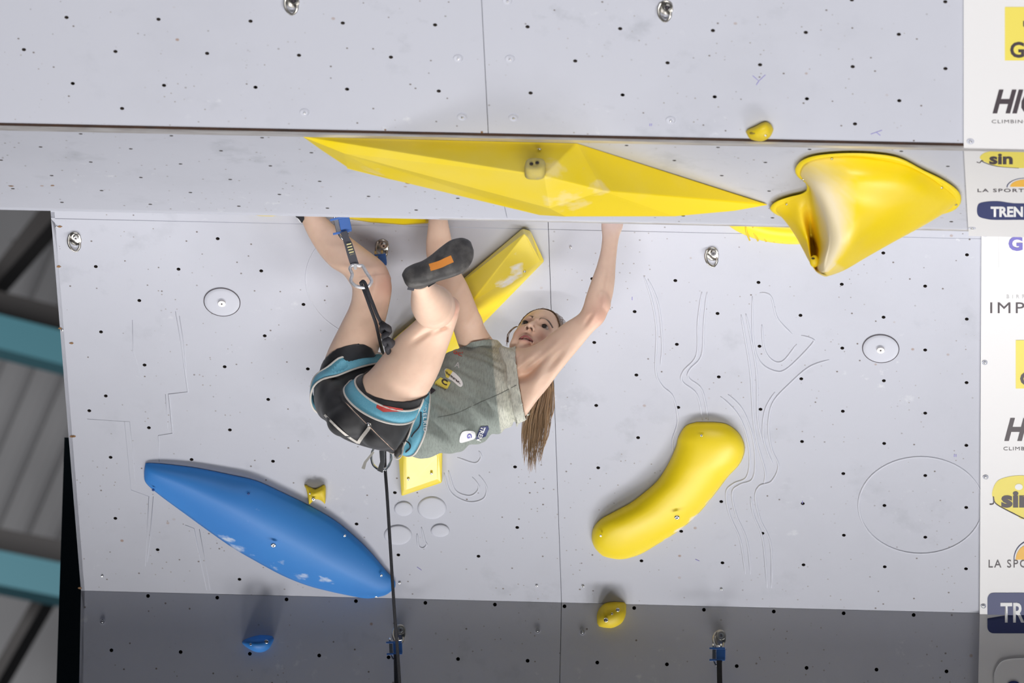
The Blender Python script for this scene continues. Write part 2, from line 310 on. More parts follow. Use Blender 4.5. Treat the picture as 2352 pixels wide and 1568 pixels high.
def girder(v0, v1, v2, slope, lab):
    g = empty('steel_girder', lab, 'girder', 'steel girders behind the climbing wall')
    for nm, a, b_, m, Y in (('web', v0, v1+4, M['beamd'], 56.4), ('flange', v1, v2, M['teal'], 56.0)):
        q = [far(-300, a-300*slope, Y), far(420, a+420*slope, Y), far(420, b_+420*slope, Y), far(-300, b_-300*slope, Y)]; q2 = [p+V((0, 0.3, 0)) for p in q]
        MB().add(q+q2, [(0, 1, 2, 3), (7, 6, 5, 4), (0, 4, 5, 1), (1, 5, 6, 2), (2, 6, 7, 3), (3, 7, 4, 0)]).build(nm, m, g)
girder(668, 722, 800, 0.255, 'upper teal steel girder with dark web, left of the wall')
girder(1212, 1264, 1343, 0.20, 'lower teal steel girder with dark web, left of the wall')
beam('diagonal_brace', [(127, 430), (185, 430), (-70, 720), (-96, 720)], M['beamd'], 'dark diagonal brace under the roof, above the upper teal girder', 56.9)
beam('diagonal_brace', [(95, 1340), (124, 1340), (-20, 1590), (-48, 1590)], M['beamd'], 'dark diagonal brace at bottom left, below the lower teal girder', 56.9)
p = MB().box(at(166, 1420, 30.4), (0.04, 0, 0), (0, 0.06, 0), (-0.045*0.3, 0, 0.62)); po = p.build('steel_post', M['dteal'])
tag(po, 'dark teal steel post standing behind the left edge of the wall', 'post')
fl = MB().box((-1, 24, -1.65), (14, 12, 0)[:1]+(0, 0), (0, 14, 0), (0, 0, 0.05)).build('floor', M['floor']); tag(fl, kind='structure')
zb = -1.35+0.60*3.2
br = MB().box((0.5, 17.2, (zb-1.6)/2), (9, 0, 0), (0, 0.03, 0), (0, 0, (zb+1.6)/2)).build('beam_blocker', M['teal']); tag(br, 'unseen board added low on the floor to block the front light', 'barrier')  # added out of view to cut the front beam off the lower wall

# ------------------------------------------------------------------ fittings: screws, washers, covers, reliefs
def xf(mb, mw): mb.v = [tuple(mw @ V(p)) for p in mb.v]; return mb
def screw(P, u, v, par, r=0.005, washer=0, h=0.0):
    mw = P.frame(u, v, h)
    if washer:
        xf(MB().rings([[(washer*k*math.cos(2*PI*i/24), washer*k*math.sin(2*PI*i/24), z) for i in range(24)] for k, z in ((1, 0.0002), (1, 0.0018), (.9, 0.0022), (.86, 0.0006), (.3, 0.0004))]), mw).build('washer', M['relief'], par, True)
    mb = MB().rings([[(r*k*math.cos(2*PI*i/12), r*k*math.sin(2*PI*i/12), z) for i in range(12)] for k, z in ((1, 0), (1, 0.003), (.75, 0.0045), (.42, 0.0046), (.36, 0.0018))])
    return xf(mb, mw).build('screw', M['chrome'], par, True)
for u, v in [(1053,134),(1172,135),(1062,268),(1180,270),(700,258),(1541,276),(1166,2)]: screw(P1, u, v, wu, 0.004, 0.0145)
for u, v in [(235,1322),(918,1337),(1233,1344),(1339,1345),(1657,1352),(1180,578),(1311,567)]: screw(P3, u, v, wl, 0.0042)
for u, v in [(235,1427),(1235,1447),(1338,1451)]: screw(P4, u, v, wb, 0.0045, 0.009)
for u, v in [(130,520),(143,757)]: screw(P3, u, v, wl, 0.004)
def cover(P, u, v, r, name='round_cover', dish=0.012, bolt=True, par=None):
    mw = P.frame(u, v)
    xf(MB().rings([[(r*k*math.cos(2*PI*i/48), r*k*math.sin(2*PI*i/48), z) for i in range(48)] for k, z in ((1.0, 0.0004), (1.0, 0.0022), (.975, 0.0022), (.972, 0.0006))], cap=False), mw).build('cover_rim', M['ink'] if bolt else M['relief'], par, True)
    prof = [(0.97, 0.0012), (0.95, 0.0024)] + [(0.95*(1-t), 0.0024+dish*0.25*math.sin(t*PI/2)) for t in (0.2, 0.4, 0.6, 0.8, 0.97)]
    c = xf(MB().rings([[(r*k*math.cos(2*PI*i/48), r*k*math.sin(2*PI*i/48), z) for i in range(48)] for k, z in prof]), mw).build(name, M['relief'], par, True)
    if bolt:
        mb = MB().cyl((0, 0, 0.003), (0, 0, 1), 0.0125, 0.008, 20); b1 = xf(mb, mw).build('bolt', M['alu'], c, False, 0.001)
        xf(MB().cyl((0, 0, 0.011), (0, 0, 1), 0.003, 0.001, 6), mw).build('hex_socket', M['ink'], c)
cover(P3, 510, 693, 0.0585, par=wl); cover(P3, 2023, 800, 0.0585, par=wl)
def ring_relief(P, u, v, ru, rv, par, hh=0.0022, wd=0.0035):
    k = mpp(28); pts = [P.px(u+ru*math.cos(2*PI*i/56), v+rv*math.sin(2*PI*i/56), 0.0) for i in range(56)]
    MB().tube(pts, wd, 8, close=True, flat=hh/wd, nrm=P.n).build('ring_groove', M['relief'], par, True)
ring_relief(P3, 2115, 1160, 143, 111, wl)
for u, v, ru, rv in ((927,1168,21,16),(992,1166,32,25),(914,1228,31,22),(1011,1218,21,14)): MB().rings([[P3.px(u+ru*k*math.cos(2*PI*i/48), v+rv*k*math.sin(2*PI*i/48), h) for i in range(48)] for k, h in ((1.06, -.0005), (1.0, .0012), (.94, .0034), (.86, .0042), (.5, .0044), (.1, .0044))]).build('raised_disc', M['relief'], wl, True)
ring_relief(P3, 892, 640, 190, 145, wl, 0.0012, 0.002)
def relief(pts, par, P=P3, w=0.0034, h=0.0026, close=False, n=6):
    c = cat([(u, v) for u, v in pts], n, close)
    MB().tube([P.px(a, b_, 0.0) for a, b_ in c], [w*min(1, .35+.3*min(i, len(c)-1-i)) for i in range(len(c))] if not close else w, 8, close=close, flat=h/w, nrm=P.n).build('molded_ridge', M['relief'], par, True)
for pts in [
    [(1478,632),(1497,690),(1508,760),(1506,850),(1520,885),(1545,910),(1557,965),(1545,1010),(1546,1040)], [(1488,640),(1512,700),(1521,790),(1517,840)],
    [(1612,670),(1603,740),(1600,815),(1570,852),(1567,876),(1600,905),(1614,965)], [(1624,670),(1617,740),(1612,815),(1585,848),(1582,868),(1612,895),(1627,965)],
    [(1702,722),(1712,780),(1724,860),(1730,960),(1740,1020),(1757,1080),(1755,1110)], [(1713,720),(1725,780),(1738,860),(1740,960),(1752,1020)],
    [(1655,910),(1690,945),(1712,990),(1722,1050),(1715,1095),(1685,1110),(1668,1130),(1675,1180),(1700,1240),(1712,1318)], [(1672,905),(1705,940),(1728,1000),(1735,1060),(1728,1100),(1700,1112),(1682,1130),(1690,1180),(1715,1240),(1724,1318)],
    [(1905,826),(1860,842),(1815,880),(1775,925),(1765,980),(1772,1030),(1788,1070),(1772,1105),(1745,1115),(1735,1140),(1745,1190),(1770,1250),(1772,1350)],
    [(1780,900),(1758,940),(1752,990),(1760,1030),(1775,1065)], [(1724,1140),(1730,1180),(1752,1240),(1762,1350)],
    [(1728,680),(1730,780),(1745,830),(1780,852),(1810,845),(1865,790),(1865,778),(1840,770)], [(1750,745),(1755,800),(1775,828),(1800,828),(1830,790)], [(1745,672),(1770,680),(1785,730),(1820,768)],
    [(1020,1085),(1035,1130),(1075,1152),(1110,1145),(1118,1120),(1100,1090)], [(1030,1080),(1045,1125),(1080,1138),(1100,1120),(1085,1095)], [(1050,1050),(1090,1063),(1105,1050),(1100,1035)],
    [(968,1210),(975,1240),(980,1250),(972,1258),(961,1252),(958,1225)], [(1180,690),(1180,690)][:0]]:
    if pts: relief(pts, wl)
for pts in [[(304,735),(306,805),(325,868)], [(403,715),(418,800),(432,900),(388,905),(397,995),(364,1000),(366,1060)], [(412,725),(424,800),(430,895)], [(200,962),(285,968),(300,1125),(342,1140)], [(285,968),(297,968),(312,1118)], [(342,1140),(334,1300)], [(352,1140),(345,1230),(338,1290)],
            [(425,1205),(445,1213),(475,1355)], [(458,1215),(483,1355)], [(380,905),(385,990)]]:
    relief(pts, wl, n=1, w=0.003, h=0.0022)
# pen marks and wood chips
def pen(P, pts, par, m='mark', w=0.0013):
    MB().tube([P.px(u, v, 0.0005) for u, v in pts], w, 6, flat=0.5, nrm=P.n).build('pen_mark', M[m], par)
for pts in ([(1729,174),(1743,186),(1758,172)], [(1743,186),(1737,195)], [(2000,308),(2026,299)], [(2013,304),(2022,311)], [(1493,284),(1492,289)], [(1497,284),(1496,289)]): pen(P1, pts, wu)
for pts in ([(2192,1043),(2192,1049)], [(2196,1043),(2196,1049)], [(1452,682),(1452,689)], [(1843,1150),(1843,1156)], [(1597,1284),(1606,1288)], [(958,1302),(968,1309)]): pen(P3, pts, wl)
def chip(P, u, v, par, s=0.006, m='brass'):
    p = P.px(u, v, 0.0006); k = random.randint(5, 7)
    pts = [p + V((s*random.uniform(.5, 1.4)*math.cos(2*PI*i/k), 0, 0)) + P.t*(s*random.uniform(.4, .9)*math.sin(2*PI*i/k)) for i in range(k)]
    MB().add(pts+[q+P.n*0.0005 for q in pts], [tuple(range(k)), tuple(range(2*k-1, k-1, -1))]+[(i, (i+1) % k, k+(i+1) % k, k+i) for i in range(k)]).build('wood_chip', M[m], par)
M['wood'] = mat('bare_wood', (0.30, 0.16, 0.07), 0.9, noise=(120, .6, (.1, .07, .04)))
for u, v in ((137,520),(135,612),(138,754),(164,788),(170,1002),(165,1002),(183,1350)): chip(P3, u, v, wl, 0.0065, 'wood')
for u, v in ((1107,303),(885,298)): chip(P1, u, v, wu, 0.005, 'wood')
for u, v in ((25,427),(120,426),(938,421),(1082,454)): chip(P2, u, v, wr, 0.008, 'wood')

# ------------------------------------------------------------------ climbing holds
def prism(name, verts, faces, m, label, group=None, bevel=0.006, cat_='climbing hold'):
    r = empty(name, label, cat_, group)
    o = MB().add(verts, faces).build('shell', m, r, False, bevel); return r, o
def hold_screws(P, pts, r, hs, s=0.0048):
    for (u, v), h in zip(pts, hs): screw(P, u, v, r, s, 0, h)
# 1 large faceted volume hanging under the roof
vs = [P2.px(693, 313, 0), P2.px(1325, 328, 0), P2.px(1768, 470, 0.004), P2.px(1250, 404, 0.13), P2.px(1385, 438, 0.13), P2.px(790, 352, 0.045), P2.px(1262, 478, 0.17), P2.px(1300, 497.5, 0.165), P2.px(1550, 497, 0.11), P2.px(1690, 484, 0.045),
      P2.px(1240, 494, 0.15), P2.px(900, 413, 0.07), P2.px(800, 386, 0.035), P2.px(738, 345, 0.012), P2.px(780, 336, 0.0), P2.px(1290, 462, 0.0), P2.px(1560, 478, 0.0)]
fs = [(0, 1, 3), (1, 4, 3), (1, 2, 4), (0, 3, 6, 5), (3, 4, 7, 6), (4, 8, 7), (4, 2, 9, 8), (0, 5, 13), (5, 12, 13), (5, 11, 12), (5, 6, 10, 11), (6, 7, 10), (0, 13, 14), (13, 12, 14), (12, 11, 15, 14), (11, 10, 15), (10, 7, 15), (7, 8, 16, 15), (8, 9, 16), (9, 2, 16), (0, 14, 15, 1), (1, 15, 16, 2)]
M['yellow_a'] = mat('yellow_volume_paint', (0.95, 0.71, 0.008), 0.45, spec=0.4, noise=(3.2, 0.45, (0.93, 0.78, 0.22)), bump=(500, 0.15, 0.001))
chalk_or_glint_on(M['yellow_a'], [(P2.px(1290, 445, .14), .09), (P2.px(1385, 436, .13), .07), (P2.px(1265, 385, .1), .08), (P2.px(1330, 470, .15), .08), (P2.px(860, 385, .05), .06)], (.95, .80, .50), 30, .42)
big, _ = prism('faceted_volume', vs, fs, M['yellow_a'], 'long yellow faceted volume bolted under the roof edge', bevel=0.004)
screw(P2, 1239, 342, big, 0.0065, 0, 0.03); screw(P2, 1367, 360, big, 0.006, 0, 0.02)
cn = P2.px(1229, 384, 0.105)
nb = MB(); fn = (V(vs[1])-V(vs[0])).cross(V(vs[3])-V(vs[0])).normalized(); fn = fn if fn.dot(F) < 0 else -fn
ax = V((1, 0, 0)); ay = fn.cross(ax).normalized()
rs = []
for k, z in ((1.0, -0.02), (1.0, 0.002), (.93, 0.010), (.75, 0.014), (0.3, 0.010)):
    rs.append([cn+ax*(0.030*k*(abs(math.cos(t))**.7*(1 if math.cos(t) > 0 else -1)))+ay*(0.033*k*(abs(math.sin(t))**.7*(1 if math.sin(t) > 0 else -1)))+fn*z for t in [2*PI*i/28 for i in range(28)]])
nub = empty('small_nub_hold', 'small worn yellow-grey nub hold with two bolt holes on the faceted volume', 'climbing hold')
M['nubm'] = mat('worn_resin', (0.62, 0.5, 0.13), 0.7, noise=(40, .6, (.42, .38, .26)))
nb.rings(rs).build('body', M['nubm'], nub, True)
for dx in (-.010, .006): MB().cyl(cn+ax*dx+ay*(0.004 if dx > 0 else -0.002)+fn*0.0118, fn, 0.0055, 0.003, 14).build('bolt_hole', M['back'], nub)

# 2 curved scoop volume with pocket
def SP(u, v, h): return P2.px(u, v, h)
rim = [(1826,388),(1842,368),(1880,356),(1950,351),(2020,354),(2070,364),(2120,390),(2165,412),(2200,437),(2208,460),(2196,480),(2165,492),(2120,500),(2060,504),(2000,502),(1940,500),(1880,500),(1830,502),(1795,498),(1774,487),(1768,478),(1780,464),(1810,453),(1838,446),(1853,436),(1850,420),(1832,406)]
def ringpts(pts, n=4): return cat(pts, n, True)
NR = len(rim)*4
def resamp(pts, n):                                # even resample of closed polyline by arc length
    P_ = [np.array(p) for p in pts]+[np.array(pts[0])]; d = [0]
    for a, b_ in zip(P_, P_[1:]): d.append(d[-1]+np.linalg.norm((b_-a)[:2]))
    out = []
    for i in range(n):
        s = d[-1]*i/n; j = max(k for k in range(len(d)) if d[k] <= s+1e-9); j = min(j, len(P_)-2); t = (s-d[j])/max(1e-9, d[j+1]-d[j]); out.append(P_[j]*(1-t)+P_[j+1]*t)
    return out
# sections are listed with the same landmarks: 0 notch, 1 ridge edge, 2-5 right lobe, 6 right silhouette, 7-8 back, 9 left silhouette, 10 left lobe, 11 cavity
secs = [
 [(1856,436,.012),(1851,420,.012),(1836,395,.012),(1862,368,.012),(1960,359,.012),(2080,378,.012),(2160,422,.012),(2200,462,.012),(2150,486,.012),(2020,492,.012),(1900,492,.012),(1800,492,.012),(1779,476,.012),(1815,458,.012)],
 [(1858,450,.02),(1862,434,.045),(1864,422,.062),(1905,412,.068),(1975,408,.070),(2075,424,.062),(2140,455,.05),(2172,487,.035),(2110,496,.02),(2010,500,.02),(1910,502,.02),(1812,507,.03),(1800,494,.03),(1828,474,.028)],
 [(1862,488,.035),(1876,470,.085),(1885,455,.10),(1920,458,.11),(1980,462,.11),(2050,476,.10),(2100,498,.085),(2118,520,.075),(2060,526,.05),(1990,528,.05),(1910,530,.05),(1828,536,.06),(1826,520,.065),(1842,504,.06)],
 [(1864,532,.055),(1893,515,.135),(1903,505,.15),(1930,508,.16),(1970,513,.16),(2010,527,.15),(2045,545,.135),(2052,556,.125),(2010,565,.095),(1960,570,.09),(1905,572,.09),(1846,572,.105),(1848,558,.11),(1856,545,.1)],
 [(1868,575,.095),(1899,560,.18),(1908,552,.19),(1930,553,.2),(1955,560,.2),(1975,570,.19),(1990,582,.18),(1992,590,.17),(1968,598,.15),(1935,604,.14),(1900,606,.14),(1862,603,.16),(1860,594,.165),(1862,583,.15)],
 [(1872,612,.175),(1890,600,.215),(1900,596,.22),(1913,598,.225),(1925,603,.225),(1935,609,.22),(1942,613,.215),(1940,620,.21),(1925,626,.2),(1908,630,.2),(1895,632,.2),(1878,626,.205),(1873,622,.205),(1872,618,.2)],
 [(1886,626,.225),(1890,624,.23),(1894,623,.235),(1898,623,.235),(1902,624,.235),(1906,625,.235),(1908,627,.23),(1907,630,.23),(1903,633,.23),(1898,635,.23),(1893,634,.23),(1889,632,.23),(1887,630,.23),(1886,628,.23)]]
cols = [cat([s[i] for s in secs], 5) for i in range(len(secs[0]))]
grid = [cat([c[j] for c in cols], 6, True) for j in range(len(cols[0]))]
sc = empty('scoop_volume', 'large yellow curved scoop volume with chalky lip, right end of the roof', 'climbing hold')
mb = MB().rings([[SP(*p) for p in r] for r in grid])
me = mb.mesh('scoop'); so = link('shell', me, None, sc, True)
M['yellow_b'] = mat('yellow_scoop_paint', (0.92, 0.64, 0.006), 0.4, spec=0.45, noise=(6, 0.14, (0.93, 0.80, 0.3)), attr='tint', bump=(500, 0.15, 0.001))
me.materials.append(M['yellow_b']); ta = me.color_attributes.new('tint', 'FLOAT_COLOR', 'POINT'); nG = len(grid[0]); chalky = []
for j, r in enumerate(grid):
    for i, p_ in enumerate(r):
        s = i/6; d = abs(s-2.2)/1.7; k = max(0, 1-d)**1.0*(0.35+0.65*min(1, j/12)); k = min(1, k*1.7+random.uniform(-.08, .08)*(k > .02)); k = max(0, k)
        if j > 25: k = max(k, 0.8 if s < 4 else .3)
        y = np.array((0.95, 0.70, 0.004)); c = y*(1-k)+np.array((0.93, 0.80, 0.55))*k
        if s > 10.5 and s < 13.9 or s < .5:
            dk = 1.0; c = c*np.array((.97, .95, 1))
        chalky.append((*c, 1))
ta.data.foreach_set('color', np.array(chalky).ravel())
ro = resamp(ringpts(rim), 120)
MB().rings([[SP(u, v, h) for u, v in rr] for rr, h in ((ro, -0.002), (ro, 0.012))] + [[SP((u-1990)*.985+1990, (v-430)*.97+430, 0.016) for u, v in ro], [SP((u-1990)*.93+1990, (v-430)*.9+430, 0.014) for u, v in ro]]).build('flange', M['yellow'], sc, True, 0)
for u, v in ((1911,363),(2083,388),(2163,429),(2196,468),(1845,411),(1807,467)): screw(P2, u, v, sc, 0.004, 0, 0.016)
pj = SP(1870, 600, .17) - F*0.02
pk = empty('pocket_jug', 'small yellow rounded jug nested inside the pocket of the scoop volume', 'climbing hold')
MB().ell(pj, RT*0.014, UP*0.018, F*0.012).build('body', M['yellowd'], pk, True)
MB().ell(pj-F*0.0115+UP*0.008-RT*.004, RT*0.005, UP*0.003, F*0.003).build('bolt_hole', M['back'], pk, True)
tri = [(2018,402),(2066,423),(2014,430)]
# 3 generic domed hold traced as left/right edge pairs on a wall plane
def domed(name, P, pairs, H, m, label, prof=((-1, 0), (-.97, .22), (-.86, .5), (-.6, .83), (-.25, 1), (.15, 1), (.5, .86), (.8, .58), (.95, .3), (1, 0)), skew=0, sub=5, hs=None, ends=True):
    pr = cat([p if len(p) > 4 else (*p, 1) for p in pairs], sub); n = len(pr); r = empty(name, label, 'climbing hold'); rings = []
    for i, (u1, v1, u2, v2, hk) in enumerate(pr):
        top = [P.px((u1+u2)/2+(u2-u1)/2*t, (v1+v2)/2+(v2-v1)/2*t, 0.004+H*hk*h) for t, h in prof]
        bot = [P.px((u1+u2)/2+(u2-u1)/2*t, (v1+v2)/2+(v2-v1)/2*t, -0.001) for t in (0.9, 0.3, -0.3, -0.9)]
        rings.append(top+bot)
    o = MB().rings(rings).build('shell', m, r, True); return r, o
chalk_or_glint_on(M['yellow'], [(P3.px(1590, 1185, .01), .035), (P3.px(1622, 1152, .01), .035), (P3.px(1645, 1125, .01), .03), (P3.px(1560, 1215, .01), .035), (P3.px(1530, 1237, .01), .03)], (.93, .85, .74), 14, .9)
bn, _ = domed('curved_sausage_hold', P3, [(1600,969,1640,969,.02),(1575,978,1672,975,.35),(1558,1003,1700,998,.7),(1552,1026,1711,1030,.9),(1534,1066,1700,1064,1),(1510,1103,1672,1095,1),(1478,1132,1640,1137,1),(1447,1155,1602,1182,1),(1410,1175,1560,1218,1),(1380,1192,1510,1250,.95),(1363,1212,1470,1273,.8),(1359,1237,1430,1284,.55),(1366,1257,1400,1281,.25),(1376,1269,1384,1276,.02)],
    0.062, M['yellow'], 'yellow curved sausage-shaped hold on the lower right of the overhang')
for (u, v), h in (((1611,999),.062), ((1380,1229),.05)): screw(P3, u, v, bn, 0.004, 0, h)
screw(P3, 1555, 1187, bn, 0.0085, 0, 0.076)
# blue leaf
M['blue_v'] = M['blue']
bl, _ = domed('blue_leaf_volume', P3, [(334,1064,332,1075,.02),(345,1063,331,1090,.2),(385,1066,336,1110,.4),(455,1075,368,1138,.6),(530,1090,425,1180,.8),(590,1104,480,1220,.95),(650,1131,535,1258,1),(710,1160,590,1290,1),(770,1195,650,1322,1),(822,1238,705,1344,.95),(858,1275,758,1358,.8),(885,1308,805,1368,.6),(905,1330,845,1374,.4),(908,1345,880,1368,.2),(905,1352,893,1362,.03)],
    0.065, M['blue_v'], 'large blue leaf-shaped volume on the lower left of the overhang', prof=((-1, 0), (-.97, .2), (-.8, .45), (-.4, .8), (-.05, 1), (.2, .97), (.5, .72), (.75, .42), (.93, .12), (1, 0)))
screw(P3, 628, 1251, bl, 0.0085, 0, 0.075)
M['bbolt'] = mat('blue_bolt', (.02, .09, .35), .4)
for u, v, h in ((420,1103,.035),(571,1133,.06),(792,1229,.06),(352,1124,.02),(876,1320,.03),(864,1369,.005)):
    s = screw(P3, u, v, bl, 0.0045, 0, h)
    if u < 600: s.data.materials[0] = M['bbolt']
chalk_or_glint_on(M['blue'], [(P3.px(u, v, h), r) for u, v, h, r in ((575, 1227, .075, .018), (545, 1265, .02, .05), (585, 1290, .03, .04), (630, 1310, .03, .04), (645, 1300, .05, .03), (690, 1325, .03, .04), (750, 1332, .04, .04), (520, 1240, .02, .04))], (.62, .72, .9), 34, .9)
# 4 boomerang volume behind the climber
O = [(1200,525),(1218,530),(1250,600),(1105,748),(1043,810),(1017,870),(1016,1045),(1015,1108),(922,1139),(915,1045),(903,900),(896,785),(1055,648)]
Hs = [0]*len(O)
vs = [P3.px(u, v, 0.0) for u, v in O]; vt = [P3.px(u, v, 0.03) for u, v in O]
inn = [(1204,536,.10),(1212,546,.095),(1238,601,.045),(1098,742,.045),(1035,806,.05),(1006,870,.05),(1004,1045,.04),(1004,1100,.035),(932,1125,.035),(930,1040,.05),(925,900,.09),(950,820,.12),(1085,692,.11)]
n = len(O)
fs = [tuple(range(n-1, -1, -1))]+[(i, (i+1) % n, n+(i+1) % n, n+i) for i in range(n)]+[(n+i, n+(i+1) % n, 2*n+(i+1) % n, 2*n+i) for i in range(n)]
fs += [(2*n+0, 2*n+1, 2*n+2, 2*n+12), (2*n+12, 2*n+2, 2*n+3), (2*n+12, 2*n+3, 2*n+4, 2*n+11), (2*n+11, 2*n+4, 2*n+5, 2*n+10), (2*n+10, 2*n+5, 2*n+6, 2*n+9), (2*n+9, 2*n+6, 2*n+7, 2*n+8)]
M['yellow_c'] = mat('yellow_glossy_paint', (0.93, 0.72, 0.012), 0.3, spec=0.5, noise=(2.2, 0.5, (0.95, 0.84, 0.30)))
chalk_or_glint_on(M['yellow_c'], [(P3.px(1165, 640, .07), .06), (P3.px(1185, 620, .07), .05)], (1, .98, .93), 22, 1)  # pale patch is a reflective highlight painted into the colour
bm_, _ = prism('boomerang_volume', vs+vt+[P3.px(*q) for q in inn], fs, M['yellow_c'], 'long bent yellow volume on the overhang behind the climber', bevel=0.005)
for u, v, h in ((1180,577,.08),(1205,622,.06),(938,1099,.04),(991,1086,.04)): screw(P3, u, v, bm_, 0.0045, 0, h)
# 5 holds hidden behind the roof edge, tips showing
def slab(name, P, pts, h, m, label):
    q = [P.px(u, v, 0) for u, v in pts]; q2 = [P.px((u-pts[0][0])*.96+pts[0][0], v-2, h) for u, v in pts]; k = len(pts); r = empty(name, label, 'climbing hold')
    MB().add(q+q2, [tuple(range(k)), tuple(range(2*k-1, k-1, -1))]+[(i, (i+1) % k, k+(i+1) % k, k+i) for i in range(k)]).build('shell', m, r, False, 0.004); return r
slab('wedge_hold', P3, [(790,440),(985,440),(985,513),(930,517),(850,511),(800,503)], 0.03, M['yellow'], 'yellow wedge hold peeking below the roof edge, above the hanging shoe')
slab('edge_hold', P3, [(575,440),(650,440),(645,494),(625,497),(595,496),(578,492)], 0.03, M['yellow'], 'thin yellow sliver of a hold under the roof edge, by the strapped ankle')
rb = empty('ribbed_hold', 'ribbed yellow hold behind the roof edge, left of the scoop volume', 'climbing hold')
edge = [(1660,505),(1680,523),(1705,537),(1740,550),(1780,558),(1830,561),(1880,556)]
c = cat(edge, 4); MB().rings([[P3.px(u, v, 0), P3.px(u-1, v-1, .03), P3.px(u+4, v-14, .06), P3.px(u+10, v-50, .07), P3.px(u+10, v-60, 0)] for u, v in c]).build('shell', M['yellow'], rb, True)
for k in range(5):
    u0 = 1712+k*16; MB().tube([P3.px(u0, 515, .066), P3.px(u0+3+k, 535, .052), P3.px(u0+10+k*3, 552+k*1.3, .031)], 0.003, 6, flat=0.6, nrm=P3.n).build('rib', M['yellowd'], rb, True)
for u, v, nm in ((1415, 468, 'right hand of the picture'), (1000, 455, 'far arm')):
    r = empty('jug_hold', 'yellow jug hold hidden above the roof edge, gripped by the '+('near hand' if u > 1200 else 'far hand'), 'climbing hold')
    MB().ell(P3.px(u, v, 0.02), V((0.07, 0, 0)), P3.t*0.035, P3.n*0.05).build('shell', M['yellow'], r, True)
# small holds
r, _ = domed('crescent_hold', P1, [(1713,303,1716,309,.05),(1718,297,1722,318,.5),(1733,291,1735,323,.9),(1748,283,1752,324,1),(1760,280,1768,315,.8),(1770,285,1776,300,.3),(1773,290,1775,294,.05)], 0.035, M['yellowd'], 'small yellow crescent hold on the upper panel above the roof edge')
screw(P1, 1758, 309, r, 0.004, 0, 0.03); MB().ell(P1.px(1735, 302, .028), V((.017, 0, 0))+P1.t*-.008, P1.t*.005, P1.n*.008).build('scooped_hollow', mat('dark_resin', (.30, .22, .03), .9), r, True)  # hollow drawn as a darker ellipsoid on the surface
r, _ = domed('round_hold', P4, [(1372,1432,1376,1438,.05),(1371,1412,1390,1441,.7),(1376,1398,1408,1441,1),(1388,1386,1428,1430,1),(1405,1382,1437,1412,.8),(1425,1382,1438,1395,.3),(1434,1383,1438,1388,.05)], 0.06, M['yellowd'], 'yellow oval hold with three bolts at the base of the overhang')
for u, v, s in ((1392,1423,.0075),(1406,1409,.004),(1419,1400,.0065)): screw(P4, u, v, r, s, 0, .062)
r, _ = domed('blue_dome_hold', P4, [(556,1474,557,1478,.05),(562,1468,568,1487,.6),(578,1462,585,1496,1),(595,1458,603,1497,1),(612,1458,618,1489,.8),(624,1460,627,1473,.3),(628,1464,629,1468,.05)], 0.06, M['blue'], 'small blue half-moon hold on the dark lower wall')
for u, v, s in ((612,1473,.007),(576,1479,.004)): screw(P4, u, v, r, s, 0, .06)
r, _ = domed('star_hold', P3, [(699,1113,700,1118,.1),(705,1114,704,1126,.5),(709,1117,709,1154,.7),(714,1119,711,1158,.8),(724,1123,723,1147,1),(735,1118,735,1148,.8),(741,1114,742,1153,.7),(746,1114,747,1155,.5),(748,1118,749,1124,.1)], 0.035, M['yellowd'], 'small yellow star-shaped hold with a bolt right of the blue leaf volume')
screw(P3, 720, 1145, r, 0.0065, 0, .038); screw(P3, 712, 1132, r, 0.003, 0, .036)

# ------------------------------------------------------------------ bolt hangers
def hanger(P, u, v, label, ang=0.0, s=1.0, group='steel bolt hangers on the wall'):
    r = empty('bolt_hanger', label, 'bolt hanger', group); mw = P.frame(u, v) @ Matrix.Rotation(ang, 4, 'Z') @ Matrix.Scale(s, 4)
    out = []
    for i in range(28):
        t = 2*PI*i/28; rr = 0.021 if math.sin(t) > -0.2 else 0.021+0.018*max(0, -math.sin(t)-.2)**1.3
        out.append((rr*math.cos(t)*.9, rr*math.sin(t)))
    xf(MB().rings([[(x, y, 0.0005) for x, y in out], [(x, y, .0035) for x, y in out], [(x*.9, y*.9, .005) for x, y in out]]), mw).build('plate', M['steel'], r, True)
    xf(MB().cyl((0.004, 0.002, 0.004), (0, 0, 1), 0.0145, 0.003, 24), mw).build('washer', M['steel'], r, False, .0006)
    xf(MB().cyl((0.004, 0.002, 0.007), (0, 0, 1), 0.009, 0.006, 6), mw).build('bolt', M['chrome'], r, False, .0006)
    xf(MB().cyl((0.004, 0.002, 0.0131), (0, 0, 1), 0.0035, 0.0006, 6), mw).build('hex_socket', M['ink'], r)
    pts = cat([(-.014, .012, .002), (-.021, -.006, .012), (-.017, -.026, .02), (-.002, -.043, .02), (.010, -.036, .01), (.012, -.022, .003)], 5)
    xf(MB().tube([V(p) for p in pts], .0042, 8), mw).build('eye', M['steel'], r, True); return r
hanger(P3, 172, 543, 'steel bolt hanger in the top left corner of the overhang', 0.1)
hanger(P3, 879, 560, 'steel bolt hanger right of the quickdraw, with a blue-clipped carabiner', 0)
hanger(P3, 1636, 578, 'steel bolt hanger on the overhang left of the scoop volume', 0.1)
hanger(P1, 1530, 12, 'steel bolt hanger cut by the top of the frame, right of centre', 0)
hanger(P1, 672, -4, 'steel bolt hanger cut by the top of the frame, left of centre', 0)
hanger(P4, 918, 1447, 'steel bolt hanger behind the rope on the dark lower wall', 0)
hanger(P4, 1654, 1460, 'steel bolt hanger on the dark lower wall, right of the yellow oval hold', 0)
